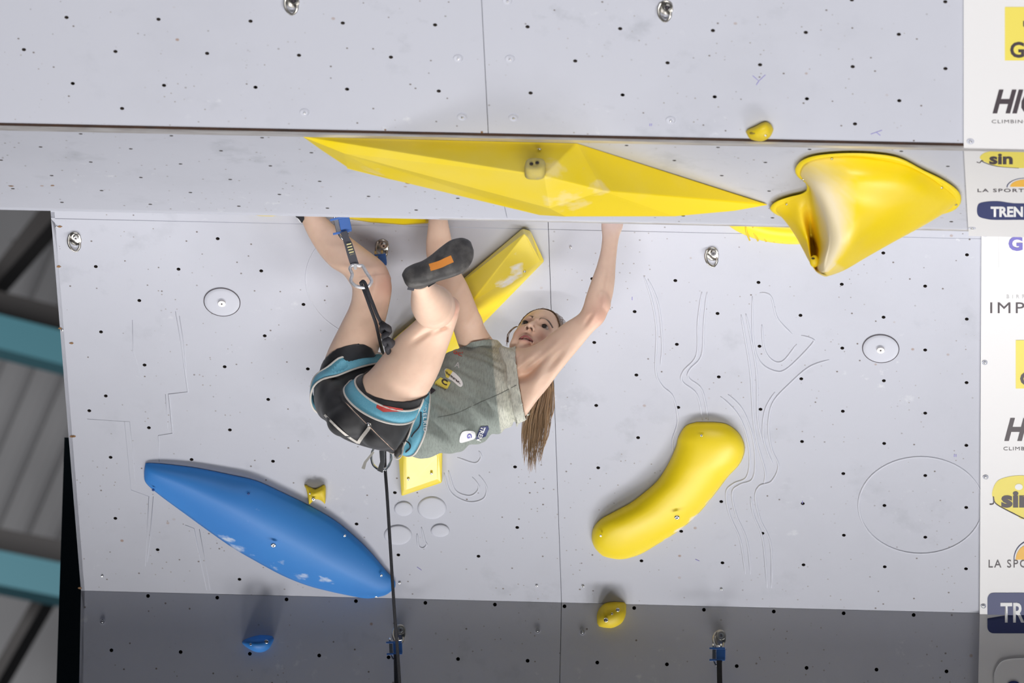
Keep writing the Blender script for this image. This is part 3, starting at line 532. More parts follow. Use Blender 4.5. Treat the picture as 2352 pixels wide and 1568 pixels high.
# ------------------------------------------------------------------ quickdraws
def camf(u, v, Y, ang=0):                          # upright frame facing the camera side: x right, y up, z to viewer
    p = at(u, v, Y); m = Matrix(((RT.x, UP.x, -F.x, p.x), (RT.y, UP.y, -F.y, p.y), (RT.z, UP.z, -F.z, p.z), (0, 0, 0, 1))); return m @ Matrix.Rotation(ang, 4, 'Z')
K = mpp(27.4)
def keeper(parent, u, v, Y, ang, s=1.0, metal='chrome'):
    mw = camf(u, v, Y, ang) @ Matrix.Scale(s, 4); k = K
    k_ = MB().box((8*k, 0, 0), (13*k, 0, 0), (0, 15*k, 0), (0, 0, .007)); ko = xf(k_, mw).build('blue_keeper', M['plast'], parent, False, .002)
    for y in (17, -16): xf(MB().box((-2*k, y*k, 0), (22*k, 0, 0), (0, 2.6*k, 0), (0, 0, .008)), mw).build('keeper_flange', M['plast'], ko, False, .001)
    xf(MB().box((-11*k, 0, 0), (5*k, 0, 0), (0, 15*k, 0), (0, 0, .005)), mw).build('gate_block', M[metal], ko, False, .0012)
    for x in (-13, 9): xf(MB().tube([(x*k, 30*k, 0), (x*k, 14*k, 0)], 3.4*k, 8), mw).build('carabiner_bar', M[metal], ko, True)
    xf(MB().tube([V(p) for p in cat([(-12*k, -16*k, 0), (-6*k, -30*k, 0), (4*k, -31*k, 0), (12*k, -17*k, 0)], 4)], 2.6*k, 8), mw).build('carabiner_nose', M[metal], ko, True)
qd = empty('quickdraw', 'quickdraw with grey webbing and silver carabiner hanging from the roof edge over the leg', 'quickdraw')
keeper(qd, 785, 517, 27.42, math.radians(12))
sl = [(789,532,27.40,13),(795,548,27.39,13),(800,560,27.38,15),(806,580,27.37,16),(812,600,27.36,16),(817,612,27.355,15)]
rs = []
for i, (u, v, Y, w_) in enumerate(sl):
    p = at(u, v, Y); a = math.radians(16); ex = RT*math.cos(a)+UP*math.sin(a)
    w_ *= 1.22; rs.append([p+ex*(w_*.5*K)-F*.002, p-ex*(w_*.5*K)-F*.002, p-ex*(w_*.5*K)+F*.002, p+ex*(w_*.5*K)+F*.002])
slo = MB().rings(rs).build('sling', M['sling'], qd, False, .0008)
for i in range(6):
    t = i/5; p = at(801.5+t*9.5, 560.5+t*31, 27.37)-F*.0035; a = math.radians(14); ex = RT*math.cos(a)+UP*math.sin(a)
    MB().box(p, ex*(5.5*K), UP*(1.6*K), F*.0005).build('stitching', M['stitch'], slo)
cb = [(812,609),(826,610),(833,611),(842,626),(853,643),(851,652),(846,657),(836,660),(826,659),(815,655),(806,645),(809,630),(804,618),(806,612)]
cbo = MB().tube([at(u, v, 27.35) for u, v in cat(cb, 4, True)], 0.0054, 10, close=True).build('carabiner', M['silver'], qd, True)
MB().box(at(816, 612, 27.345), RT*.0045, UP*.009, F*.005).build('rubber_keeper', M['gink'], cbo, False, .001)
qb = empty('clip_carabiner', 'brass-edged carabiner with blue keeper hanging from the bolt hanger behind the leg', 'carabiner')
keeper(qb, 873, 597, 27.70, math.radians(6), .72, 'brass')
for u, lab in ((907, 'blue-clipped quickdraw behind the rope on the dark lower wall'), (1649, 'blue-clipped quickdraw on the dark lower wall right of the oval hold')):
    q = empty('lower_quickdraw', lab, 'quickdraw', 'quickdraws on the lower wall'); v = 1488 if u < 1000 else 1502; Y = P4.px(u, v, .05).y
    keeper(q, u, v, Y, math.radians(180 if u < 1000 else 0) if u > 1000 else math.radians(3), .85)
    MB().rings([[at(u+3+dx*6+dv*.02, v+14+dv, Y)+F*dz for dx, dz in ((-1, -.002), (1, -.002), (1, .002), (-1, .002))] for dv in (0, 40, 90, 160)]).build('sling', M['rope'], q)

# ------------------------------------------------------------------ ropes
rope1 = [(829,650,27.365),(834,646,27.34),(839,652,27.335),(846,672,27.34),(857,700,27.36),(867,725,27.38),(878,745,27.42)]
rp = empty('climbing_rope', 'dark climbing rope running from the carabiner to the climber and down', 'rope')
def rtube(pts, r, name, par): return MB().tube([at(*p) for p in cat(pts, 6)], r, 10).build(name, M['rope'], par, True)
rtube(rope1, .0056, 'climber_strand', rp)
kn = MB()
kp = cat([(876,742,27.42),(884,748,27.39),(893,754,27.40),(890,764,27.43),(880,762,27.44),(878,752,27.41),(886,750,27.38),(894,760,27.42),(887,768,27.41),(882,772,27.43),(885,780,27.45),(893,783,27.44),(901,786,27.46),(896,794,27.48),(886,790,27.47),(884,782,27.45),(892,780,27.42),(898,790,27.46),(890,797,27.48),(893,808,27.52),(905,830,27.62)], 5)
kn.tube([at(*p) for p in kp], .0092, 10).build('figure_eight_knot', M['rope'], rp, True)
rtube([(829,650,27.40),(838,672,27.40),(850,705,27.43),(862,738,27.48),(868,762,27.55),(874,790,27.70),(880,815,27.88),(884,850,28.02),(884,950,28.12),(884,1060,28.16),(890,1150,28.2),(905,1390,28.4),(912,1480,28.5),(918,1568,28.58),(926,1700,28.7)], .0052, 'belay_strand', rp)

# ------------------------------------------------------------------ the climber
class Loft:                                        # tube traced by edge pairs (u1,v1,u2,v2,Y,depth ratio)
    def __init__(s, pairs, sub=5): s.p = cat(pairs, sub)
    def rings(s, n=72, grow=0.0):
        out = []
        for u1, v1, u2, v2, Y, k in s.p:
            a, b_ = at(u1, v1, Y), at(u2, v2, Y); c = (a+b_)/2; h = (b_-a)/2; L = h.length; h = h.normalized()*(L+grow); d = -F*((L*k)+grow)
            out.append([c + h*math.cos(2*PI*i/n) + d*math.sin(2*PI*i/n) for i in range(n)])
        return out
def pe(mb, u, v, Y, ru, rv, rd, rot=0):            # ellipsoid in picture units
    k = mpp(Y); a = math.radians(rot); ex = RT*math.cos(a)+UP*math.sin(a); ey = UP*math.cos(a)-RT*math.sin(a)
    mb.ell(at(u, v, Y), ex*(ru*k), ey*(rv*k), F*(rd*k), 40, 28)
thighL = Loft([(775,905,905,1035,27.72,.85),(805,885,940,975,27.68,.9),(828,866,967,922,27.65,.95),(850,850,986,898,27.62,.95),(880,814,1009,853,27.57,.95),(910,776,1028,800,27.52,.92),(944,745,1043,757,27.46,.95),(968,722,1053,724,27.42,.95),(985,700,1054,702,27.40,.9)])
thighR = Loft([(742,930,900,935,27.88,.9),(732,885,880,870,27.86,.9),(738,850,866,828,27.82,.92),(753,805,873,790,27.76,.92),(780,750,882,750,27.70,.92),(804,700,893,705,27.63,.95),(809,665,900,660,27.59,.95),(803,640,893,628,27.57,.9)])
shinR = Loft([(812,665,899,640,27.58,.9),(790,632,882,605,27.57,.85),(762,614,843,574,27.57,.9),(735,585,802,543,27.58,.95),(710,545,767,517,27.58,.95),(694,510,742,492,27.575,1),(682,475,718,462,27.57,1),(672,440,704,432,27.56,1)])
armR = Loft([(1075,830,1165,835,27.86,.9),(1058,805,1147,800,27.84,.9),(1045,770,1117,757,27.80,.9),(1032,725,1098,712,27.76,.9),(1012,675,1075,655,27.70,.85),(993,640,1056,620,27.66,.8),(980,590,1042,585,27.60,.8),(979,555,1038,555,27.56,.8),(983,520,1031,518,27.52,.8),(985,485,1024,483,27.49,.85)])
armL = Loft([(1150,800,1185,975,27.68,.75),(1185,800,1210,952,27.64,.7),(1212,797,1232,922,27.60,.7),(1240,784,1260,888,27.57,.68),(1270,762,1290,848,27.53,.68),(1298,741,1330,800,27.50,.8),(1328,722,1362,762,27.47,.9),(1339,704,1388,736,27.45,.85),(1346,680,1405,688,27.44,.8),(1358,645,1412,647,27.44,.8),(1370,612,1414,614,27.45,.85),(1379,578,1417,578,27.46,.85),(1383,545,1422,545,27.47,.8),(1381,522,1431,520,27.48,.6),(1382,500,1432,498,27.49,.5)])
torsoP = [(745,845,752,975,27.84,.95),(800,832,790,1004,27.82,.95),(868,835,850,1025,27.80,.92),(930,845,912,1036,27.80,.85),(985,835,972,1042,27.79,.82),(1035,815,1052,1030,27.79,.9),(1095,805,1112,1005,27.78,1.0),(1145,815,1162,978,27.76,1.25),(1180,822,1200,948,27.75,1.2)]
torso = Loft(torsoP)
body = MB()
for L in (thighL, thighR, shinR): body.rings(L.rings())
body.rings(torso.rings(grow=-.009)); body.rings(armR.rings()[4:]); body.rings(armL.rings()[4:])
pe(body, 1208, 880, 27.72, 28, 58, 84); pe(body, 748, 905, 27.84, 24, 55, 100)
# near leg: knee, calf coming towards the viewer, ankle
pe(body, 1030, 704, 27.40, 27, 25, 30); pe(body, 1046, 708, 27.41, 10, 16, 16, -15)
def ptube(mb, pts, n=48): mb.tube([at(u, v, Y) for u, v, Y, r in cat(pts, 4)], [r*mpp(27.4) for u, v, Y, r in cat(pts, 4)], n)
ptube(body, [(1018,706,27.42,34),(1004,706,27.37,42),(993,702,27.31,47),(986,692,27.24,43),(978,676,27.17,34),(970,660,27.11,25),(965,645,27.07,23)])
pe(body, 996, 704, 27.32, 50, 52, 45, 20)
# muscles
pe(body, 1085, 735, 27.77, 22, 38, 22, 25); pe(body, 1300, 790, 27.52, 42, 22, 24, 38); pe(body, 1225, 850, 27.62, 45, 50, 40, 30)
pe(body, 1385, 690, 27.43, 18, 30, 18, 10)
# hands (mostly above the roof edge)
def hand(mb, u, v, Y, su, thumb, curl=1):
    k = mpp(Y); base = at(u, v, Y); up = UP; rt = RT*su
    mb.ell(base+up*0.03, rt*0.036, up*0.045, F*0.015, 16, 12)
    tgt = []
    for i, (dx, L, r) in enumerate(((-0.029, .062, .0076), (-.010, .072, .0082), (.010, .068, .0080), (.028, .054, .0070))):
        p0 = base+rt*dx*.9+up*.055; p1 = p0+up*L*.42-F*0.004; p2 = p1+up*L*.22+F*L*.28; p3 = p2-up*L*.12+F*L*.30
        q = cat([tuple(p0-up*.02), tuple(p0), tuple(p1), tuple(p2), tuple(p3)], 4); mb.tube([V(x) for x in q], [r*(1.08-.28*j/len(q)) for j in range(len(q))], 12); mb.ell(p3, rt*r*.8, up*r*.8, F*r*.8, 10, 8)
    p0 = base+rt*(-.026*thumb)+up*.012; q = cat([tuple(p0), tuple(p0+rt*(-.022*thumb)+up*.018), tuple(p0+rt*(-.03*thumb)+up*.042+F*.01), tuple(p0+rt*(-.024*thumb)+up*.058+F*.022)], 4)
    mb.tube([V(x) for x in q], [.0125*(1.05-.35*j/len(q)) for j in range(len(q))], 12); mb.ell(V(q[-1]), rt*.008, up*.008, F*.008, 10, 8)
hand(body, 1406, 512, 27.485, 1, 1); hand(body, 1003, 492, 27.49, 1, -1)
# far foot inside its shoe
ptube(body, [(684,455,27.56,17),(668,430,27.55,18),(640,420,27.53,14)])
# head
th, yw, rl = math.radians(39), math.radians(23), math.radians(-26)
def rotimg(x, y, a): return x*math.cos(a)-y*math.sin(a), x*math.sin(a)+y*math.cos(a)
def hv(x, y, z):                                   # head axes: x her left, y forward, z up -> world
    f0 = np.array((0, math.sin(th), math.cos(th))); u0 = np.array((0, math.cos(th), -math.sin(th))); r0 = np.array((1., 0, 0))
    f1 = math.cos(yw)*f0-math.sin(yw)*r0; r1 = math.cos(yw)*r0+math.sin(yw)*f0
    q = r1*x+f1*y+u0*z; a, b_ = rotimg(q[0], q[1], rl); return RT*a+UP*b_-F*q[2]
EYE = at(1227, 741, 27.68); HO = EYE-hv(0, .085, 0)
HM = Matrix(((*[hv(1, 0, 0)[0], hv(0, 1, 0)[0], hv(0, 0, 1)[0]], HO[0]), (*[hv(1, 0, 0)[1], hv(0, 1, 0)[1], hv(0, 0, 1)[1]], HO[1]), (*[hv(1, 0, 0)[2], hv(0, 1, 0)[2], hv(0, 0, 1)[2]], HO[2]), (0, 0, 0, 1)))
HMI = HM.inverted()
def H(x, y, z): return HM @ V((x, y, z))
hd = MB()
def he(x, y, z, a, b_, c): hd.ell((x, y, z), (a, 0, 0), (0, b_, 0), (0, 0, c), 28, 20)
he(0, -.012, .032, .073, .093, .083); he(0, .030, -.012, .0635, .062, .078); he(0, .034, -.062, .057, .050, .046); he(0, .062, -.094, .030, .022, .024)
for s in (-1, 1):
    he(.034*s, .048, -.036, .027, .030, .034); he(.074*s, -.012, -.012, .007, .018, .030); he(.046*s, .006, -.06, .018, .03, .034); he(.040*s, .035, -.066, .022, .036, .032)
    he(.0112*s, .0975, -.0385, .0072, .010, .0075)
    hd.tube([(.044*s, .066, .018), (.028*s, .079, .021), (.012*s, .085, .017)], [.006, .009, .008], 10)
hd.tube([(0, .084, .014), (0, .091, -.006), (0, .101, -.024), (0, .106, -.034)], [.0080, .0078, .0092, .0100], 12); he(0, .1065, -.0355, .0098, .0098, .0088)
hd.tube([V(p) for p in cat([(-.025, .080, -.078), (-.012, .091, -.0715), (-.004, .0955, -.0695), (0, .095, -.071), (.004, .0955, -.0695), (.012, .091, -.0715), (.025, .080, -.078)], 4)], [.002]+[.0044]*23+[.002], 10)
hd.tube([V(p) for p in cat([(-.022, .078, -.082), (-.010, .0885, -.086), (0, .091, -.087), (.010, .0885, -.086), (.022, .078, -.082)], 4)], [.002]+[.0052]*15+[.002], 10)
for p in hd.v: pass
kk = len(body.v); body.add([HM @ V(p) for p in hd.v], hd.f)
body.tube([H(0, -.02, -.03), H(0, -.025, -.08), at(1190, 838, 27.76), at(1165, 860, 27.77)], [.052, .052, .056, .075], 20)
for s in (-1, 1): body.tube([H(.045*s, -.02, -.05), H(.03*s, .0, -.12), at(1172, 840, 27.75)], [.016, .015, .02], 10)   # neck cords
def remesh(mb, vox, name, smooth_it=4, fac=.5, keep=None):
    o = link('tmp', mb.mesh('tmp')); md = o.modifiers.new('r', 'REMESH'); md.mode = 'VOXEL'; md.voxel_size = vox; md.adaptivity = 0
    s = o.modifiers.new('s', 'SMOOTH'); s.factor = fac; s.iterations = smooth_it
    dg = bpy.context.evaluated_depsgraph_get(); me = bpy.data.meshes.new_from_object(o.evaluated_get(dg), depsgraph=dg); me.name = name
    bpy.data.objects.remove(o); return me
def vco(me): a = np.empty(len(me.vertices)*3); me.vertices.foreach_get('co', a); return a.reshape(-1, 3)
me = remesh(body, 0.0026, 'body', 10)
co = vco(me); hmi = np.array(HMI); loc = co @ hmi[:3, :3].T + hmi[:3, 3]; N3 = np.array(HM)[:3, :3]
near = (np.abs(loc).max(axis=1) < .16); dl = np.zeros_like(loc)
def push(c, sig, vec, sym=True):
    for s in ((-1, 1) if sym else (1,)):
        cc = np.array((c[0]*s, c[1], c[2])); d2 = (((loc-cc)/np.array(sig))**2).sum(1); dl[:] += np.exp(-d2/2)[:, None]*np.array((vec[0]*s, vec[1], vec[2]))*near[:, None]
push((.0315, .082, .0012), (.0135, .02, .0066), (0, -.0118, 0)); push((.010, .082, .0), (.006, .01, .008), (0, -.004, 0))
push((.0066, .099, -.045), (.0030, .005, .0030), (0, -.003, .007)); push((.0, .093, -.0785), (.018, .01, .0017), (0, -.005, 0), False)
push((.0265, .079, -.080), (.004, .008, .004), (0, -.001, 0)); push((0, .09, -.056), (.003, .01, .006), (0, -.0012, 0), False)
push((.0, .08, -.094), (.014, .01, .004), (0, -.003, 0), False)
dw = np.zeros_like(co); Fn = np.array(F); Un = np.array(UP); Rn = np.array(RT)
def wpush(u, v, Y, sr, amt, ang=0, asp=1.0):
    p = np.array(at(u, v, Y)); q = co-p; a = math.radians(ang); e1 = Rn*math.cos(a)+Un*math.sin(a); e2 = -Rn*math.sin(a)+Un*math.cos(a); k = mpp(Y)*sr
    dw[:] += np.exp(-(((q@e1)/(k*asp))**2+((q@e2)/k)**2+((q@Fn)/.07)**2)/2)[:, None]*Fn*amt
for q in ((1203, 860, 27.56, 9, .045, 25, 2.0), (1232, 842, 27.54, 4, .016, 45, 4.5), (1222, 852, 27.54, 6, .016, 50, 2.5), (1262, 803, 27.51, 5, -.006, 42, 5), (1276, 826, 27.50, 5, .010, 50, 3.5),
          (1218, 822, 27.56, 8, -.010, 40, 3.0), (1212, 836, 27.56, 4, .012, 38, 4.0), (1240, 862, 27.54, 9, -.010, 60, 2.5), (1352, 733, 27.42, 4, .008, 55, 3), (1386, 650, 27.41, 4, .005, 80, 8), (1362, 725, 27.42, 8, -.006, 50, 2),
          (975, 768, 27.45, 5, .012, 35, 4.0), (1018, 752, 27.41, 4, .010, 30, 4), (1000, 745, 27.40, 4, .010, -15, 5), (850, 650, 27.53, 6, .008, 80, 4), (868, 690, 27.56, 7, .006, 75, 3), (1062, 650, 27.66, 6, .006, 60, 3), (1090, 720, 27.72, 6, .006, 60, 4)):
    wpush(*q)
co2 = co + dl @ N3.T + dw
ed = np.empty(len(me.edges)*2, np.int32); me.edges.foreach_get('vertices', ed); ed = ed.reshape(-1, 2); deg = np.bincount(ed.ravel(), minlength=len(co2)).clip(1)
lx, ly, lz = loc.T; ss = lambda v: np.clip(v, 0, 1)**2*(3-2*np.clip(v, 0, 1))
sel = near*np.maximum(ss((-.087-lz)/.010), ss((np.abs(lx)-.022)/.016))*(ly > -.02)*(1-np.exp(-(((np.abs(lx)-.0315)/.020)**4+(lz/.017)**4))); sel = sel[:, None]*.5
for _ in range(30):
    acc = np.zeros_like(co2)
    for k in range(3): acc[:, k] = np.bincount(ed[:, 0], co2[ed[:, 1], k], len(co2))+np.bincount(ed[:, 1], co2[ed[:, 0], k], len(co2))
    co2 = co2+(acc/deg[:, None]-co2)*sel; me.vertices.foreach_set('co', co2.ravel()); me.update()
# tint: skin base with lips, brows, nostrils, flushed knees and elbows
base = np.array((.88, .62, .475)); tint = np.tile(base, (len(co), 1))
def stain(mask_d, colr, k=1.0):
    global tint
    a = np.clip(mask_d, 0, 1)[:, None]*k; tint = tint*(1-a)+np.array(colr)*a
def g(c, sig): d2 = (((loc-np.array(c))/np.array(sig))**2).sum(1); return np.exp(-d2/2)*near
x, y, z = loc.T
up_l = ((np.abs(x) < .024)*(y > .06)*np.exp(-((z+.0715+np.abs(x)*.22)/.0042)**2)); lo_l = ((np.abs(x) < .018)*(y > .06)*np.exp(-((z+.0865-np.abs(x)*.12)/.0048)**2))
stain(np.clip(up_l*1.5, 0, 1)*near, (.33, .11, .11)); stain(np.clip(lo_l*1.2, 0, 1)*near, (.55, .25, .21), .8); stain(np.clip((np.abs(x) < .024)*(y > .06)*np.exp(-((z+.0785)/.0018)**2)*1.4, 0, 1)*near, (.05, .015, .015))
bx = np.clip((np.abs(x)-.012)/.038, 0, 1); bz = .0215+.010*np.sin(bx*2.3)-.008*bx**2
stain(np.clip(1.9*np.exp(-((z-bz)/(.0058-.0026*bx))**2), 0, 1)*(np.abs(x) > .011)*(np.abs(x) < .052)*(y > .04)*near, (.07, .036, .02), 1.0)
for s in (-1, 1):
    stain(np.clip(g((.0066*s, .100, -.0445), (.0031, .007, .0028))*1.8, 0, 1), (.02, .008, .006)); stain(g((.04*s, .07, -.04), (.02, .03, .016)), (.62, .28, .21), .45)
    stain(np.clip(g((.0315*s, .078, .0015), (.015, .02, .0085)), 0, 1), (.34, .17, .12), .6)
def gp(u, v, Y, sig): 
    p = np.array(at(u, v, Y)); d2 = ((co-p)**2).sum(1)/sig**2; return np.exp(-d2/2)
for q in ((1046,710,27.38,.025),(1375,725,27.43,.03),(895,655,27.55,.04)): stain(gp(*q), (.66, .30, .23), .5)
stain(gp(1405, 508, 27.46, .030), (.95, .74, .66), .95); stain(gp(1396, 515, 27.44, .010), (.9, .45, .35), .6); stain(gp(1422, 517, 27.44, .008), (.9, .45, .33), .6); stain(gp(1385,690,27.42,.012), (.6, .28, .24), .6)
ca = me.color_attributes.new('tint', 'FLOAT_COLOR', 'POINT'); ca.data.foreach_set('color', np.hstack([tint, np.ones((len(co), 1))]).ravel())
person = empty('person', 'woman in grey-green shirt, black shorts and blue harness climbing under the roof', 'person')
body_o = link('body', me, M['skin'], person, True)
# eyes
for s in (-1, 1):
    c = H(.0315*s, .0668, 0); r = .0128; e = MB().ell(c, hv(r, 0, 0), hv(0, r, 0), hv(0, 0, r), 20, 16).build('eyeball', M['eye'], person, True)
    d = (hv(.10, .97, .0)).normalized(); a = d.orthogonal().normalized(); b_ = d.cross(a); ir = .0074
    MB().rings([[c+d*(math.sqrt(r*r-(ir*k)**2)+.0004)+(a*math.cos(t)+b_*math.sin(t))*(ir*k) for t in [2*PI*i/20 for i in range(20)]] for k in (1, .7, .4, .1)]).build('iris', M['iris'], e, True)
    lid = [(.0315*s+dx*s, .0665+.0133*math.cos(dx*70)*.98, .0060*math.cos(dx*95)+.0) for dx in np.linspace(-.0112, .0115, 12)]
    MB().tube([H(*p) for p in lid], [.0004+.0009*math.sin(PI*(i+.5)/12) for i in range(12)], 8).build('eyelashes', M['iris'], e, True)
    MB().rings([[H(.0315*s+.0135*math.cos(f)*k1, .0665+math.sqrt(max(0, .0134**2-(.0134*math.cos(f)*k1)**2-(.0134*q)**2)) if True else 0, .0134*q) for q in (q0,) for f in np.linspace(PI*.02, PI*.98, 14)] for q0, k1 in ((.48, .86), (.62, .76), (.78, .6), (.92, .36))], cap=False).build('eyelid', M['skin'], e, True) if False else None
    lo_ = [(.0315*s+dx*s, .0665+.0133*math.cos(dx*70)*.97, -.0052*math.cos(dx*95)) for dx in np.linspace(-.0098, .0105, 12)]
    MB().tube([H(*p) for p in lo_], [.0002+.0004*math.sin(PI*(i+.5)/12) for i in range(12)], 8).build('lower_lashes', M['iris'], e, True)
MB().box(H(0, .086, -.0775), hv(.0075, 0, 0), hv(0, .002, 0), hv(0, 0, .0011)).build('teeth', M['teeth'], person)
# hair cap
hb = MB(); sx, sy, sz = .0752, .0955, .0858; NU, NV = 120, 60; hvts = []; idx = {}
def hairline(x, y, z): return (y-.048)*1.0 - (z-.075)*.62 - 0.0 if z > .0 else (y-.0+.0)*1.0+.0015-.012
cols_ = []
for j in range(NV+1):
    t = PI*j/NV
    for i in range(NU):
        a = 2*PI*i/NU; gro = 1+.003*math.sin(i*2.9+j*.3)
        x_, y_, z_ = sx*math.sin(t)*math.cos(a)*gro, -.012+sy*math.sin(t)*math.sin(a)*gro, .032+sz*math.cos(t)*gro; hvts.append((x_, y_, z_))
fs = []
for j in range(NV):
    for i in range(NU):
        q = (j*NU+i, j*NU+(i+1) % NU, (j+1)*NU+(i+1) % NU, (j+1)*NU+i); c = np.mean([hvts[k] for k in q], 0)
        yl = .044 - max(0, .098-c[2])*.25 if c[2] > .07 else .037-(.07-c[2])*.62
        if c[0] > .02: yl += (c[0]-.02)*.35
        if c[1] < yl and c[2] > -.045-c[1]*.2: fs.append(q)
hb.add([HM @ V(p) for p in hvts], fs); hme = hb.mesh('hair')
def haircol(me, f):
    ca = me.color_attributes.new('tint', 'FLOAT_COLOR', 'POINT'); ca.data.foreach_set('color', np.array([(*f(i), 1) for i in range(len(me.vertices))]).ravel())
haircol(hme, lambda i: np.array((.13, .075, .04))*random.uniform(.75, 1.4))
ho = link('hair', hme, M['hair'], person, True); sm = ho.modifiers.new('s', 'SOLIDIFY'); sm.thickness = .003; sm.offset = 0
# wisps and ponytail strands
ws = MB()
for k in range(120):
    a = random.uniform(-1.35, 1.35); z0 = .055+.03*math.cos(a*1.1); x0 = .070*math.sin(a); y0 = .052*math.cos(a)+.0
    p0 = V((x0, y0, z0)); q = [p0, p0*1.06+V((0, -.015, .012)), p0*1.10+V((random.gauss(0, .008), -.035, .015+random.gauss(0, .005))), p0*1.08+V((random.gauss(0, .012), -.07, .012+random.gauss(0, .008)))]
    c = cat([tuple(x) for x in q], 4); ws.tube([H(*x) for x in c], [.0006*(1-.7*i/len(c)) for i in range(len(c))], 4)
for k in range(10):
    x0 = -.072+random.gauss(0, .002); q = [(x0, .02, .03), (x0-.006, .03, .01), (x0-.010-random.random()*.006, .03, -.02), (x0-.004, .025, -.045-random.random()*.02)]
    c = cat(q, 4); ws.tube([H(*x) for x in c], .0005, 4)
wme = ws.mesh('wisps'); haircol(wme, lambda i: (.16, .09, .05)); link('hair_wisps', wme, M['hair'], person)
pt = MB(); root = H(0, -.105, .01); lens = []
for k in range(330):
    a = random.uniform(0, 2*PI); rr = math.sqrt(random.random()); ox, od = rr*math.cos(a), rr*math.sin(a); L = random.random()
    vend = 1090-45*abs(ox+.15)*1.0-random.random()**1.5*150
    mid = [(1250+ox*22, 890, 27.88+od*.028), (1238+ox*34, 945+random.gauss(0, 4), 27.90+od*.03), (1232+ox*36+random.gauss(0, 2), 1000, 27.92+od*.03)]
    endp = (1226+ox*27+random.gauss(0, 3), vend, 27.94+od*.02); mid = [m for m in mid if m[1] < vend-25]
    q = [tuple(root+RT*ox*.012-F*od*.012), tuple(at(1250+ox*14, 848, 27.87+od*.02))]+[tuple(at(*m)) for m in mid]+[tuple(at(*endp))]
    c = cat(q, 4); n_ = len(c); pt.tube([V(x) for x in c], [.0021*(1-.85*(i/(n_-1))**2) for i in range(n_)], 5)
pme = pt.mesh('ponytail'); seg = {}
cl = [];
for k in range(len(pme.vertices)): pass
tone = [random.uniform(.6, 1.7) for _ in range(60)]
haircol(pme, lambda i: np.array((.30, .19, .105))*tone[(i//97) % 60]); link('ponytail', pme, M['hair'], person, True)

# ---------------------------------------------------------------- clothes
def clothes(mbs, vox, it, name): return remesh(mbs, vox, name, it)
def bvh_of(me): return BVHTree.FromPolygons([v.co.copy() for v in me.vertices], [tuple(p.vertices) for p in me.polygons])
def cut(me, fn):                                   # delete faces for which fn(center) is True
    bm = bmesh.new(); bm.from_mesh(me); dead = [f for f in bm.faces if fn(f.calc_center_median())]; bmesh.ops.delete(bm, geom=dead, context='FACES')
    for _ in range(6):                             # smooth the cut borders
        bd = [v for v in bm.verts if v.is_boundary]; nc = {}
        for v in bd:
            nb_ = [e.other_vert(v) for e in v.link_edges if e.is_boundary]
            if len(nb_) == 2: nc[v] = v.co*.4+(nb_[0].co+nb_[1].co)*.3
        for v, c in nc.items(): v.co = c
    bm.to_mesh(me); bm.free(); me.update()
def plane3(a, b_, c, toward):                      # plane through three (u,v,Y) points; positive side holds "toward"
    a, b_, c, t = (at(*x) for x in (a, b_, c, toward)); n = (b_-a).cross(c-a).normalized()
    if n.dot(t-a) < 0: n = -n
    return a, n
# shorts
sh = MB(); gr = .006
sh.rings(Loft(torsoP[:4]+[(958,842,942,1040,27.80,.82)]).rings(grow=gr)); sh.rings(thighL.rings(grow=gr)[:22]); sh.rings(thighR.rings(grow=gr)[:18]); pe(sh, 748, 905, 27.84, 28, 60, 108)
pe(sh, 800, 960, 27.72, 52, 44, 50, 20); pe(sh, 880, 990, 27.74, 55, 42, 60, 8); pe(sh, 775, 925, 27.76, 42, 55, 66); pe(sh, 825, 950, 27.74, 60, 55, 66)
sme = clothes(sh, .0045, 36, 'shorts')
pa, na = plane3((832,868,27.65), (974,908,27.62), (888,932,27.54), (960,780,27.5)); pb, nb2 = plane3((733,846,27.82), (862,828,27.8), (800,794,27.68), (830,700,27.6))
def fshort(c):
    if (c-pa).dot(na) > 0 and (c-at(960,800,27.5)).length < .22 and c.y < 27.74: return True
    if (c-pb).dot(nb2) > 0 and c.z > at(800, 868, 27.8).z: return True
    return False
pbv = bvh_of(sme); cut(sme, fshort)
sho = link('shorts', sme, M['black'], person, True); md = sho.modifiers.new('s', 'SOLIDIFY'); md.thickness = .003; md.offset = -1
# shirt
st = MB(); g2 = .0075
tp = [(945,850,930,1042,27.80,.84),(975,842,968,1047,27.79,.84),(1035,812,1052,1034,27.79,.92),(1095,800,1112,1008,27.78,1.0),(1145,812,1162,982,27.76,1.25),(1178,816,1198,955,27.75,1.25),(1205,815,1225,945,27.74,1.1)]
st.rings(Loft(tp).rings(grow=g2-.004)); st.rings(armL.rings(grow=.010)[:14]); st.rings(armR.rings(grow=.012)[:10])
pe(st, 1185, 886, 27.72, 32, 68, 98); pe(st, 1120, 840, 27.83, 50, 48, 70)
tme = clothes(st, .0042, 5, 'shirt')
tco = vco(tme)                                     # broad folds of the jersey
tn = np.empty(len(tme.vertices)*3); tme.vertices.foreach_get('normal', tn); tn = tn.reshape(-1, 3)
rt_, up_ = np.array(RT), np.array(UP); a1 = tco @ (rt_*.93-up_*.36); b1 = tco @ (rt_*.36+up_*.93); f_ = tco @ np.array(F)
fold = 1.5*.0026*np.sin(b1*95+1.6*np.sin(a1*14))*np.clip(np.sin(a1*9+2)*.6+.5, 0, 1) + 1.4*.0022*np.sin(a1*60+b1*70+2*np.sin(b1*25)) + .0015*np.sin(b1*180+a1*40+f_*50)
tco = tco+tn*fold[:, None]; tme.vertices.foreach_set('co', tco.ravel()); tme.update()
tbv = bvh_of(tme)
pc, nc_ = plane3((1187,806,27.66), (1210,960,27.66), (1190,880,27.55), (1300,800,27.5)); pd, nd = plane3((1040,806,27.82), (1150,785,27.85), (1090,783,27.75), (1060,700,27.7))
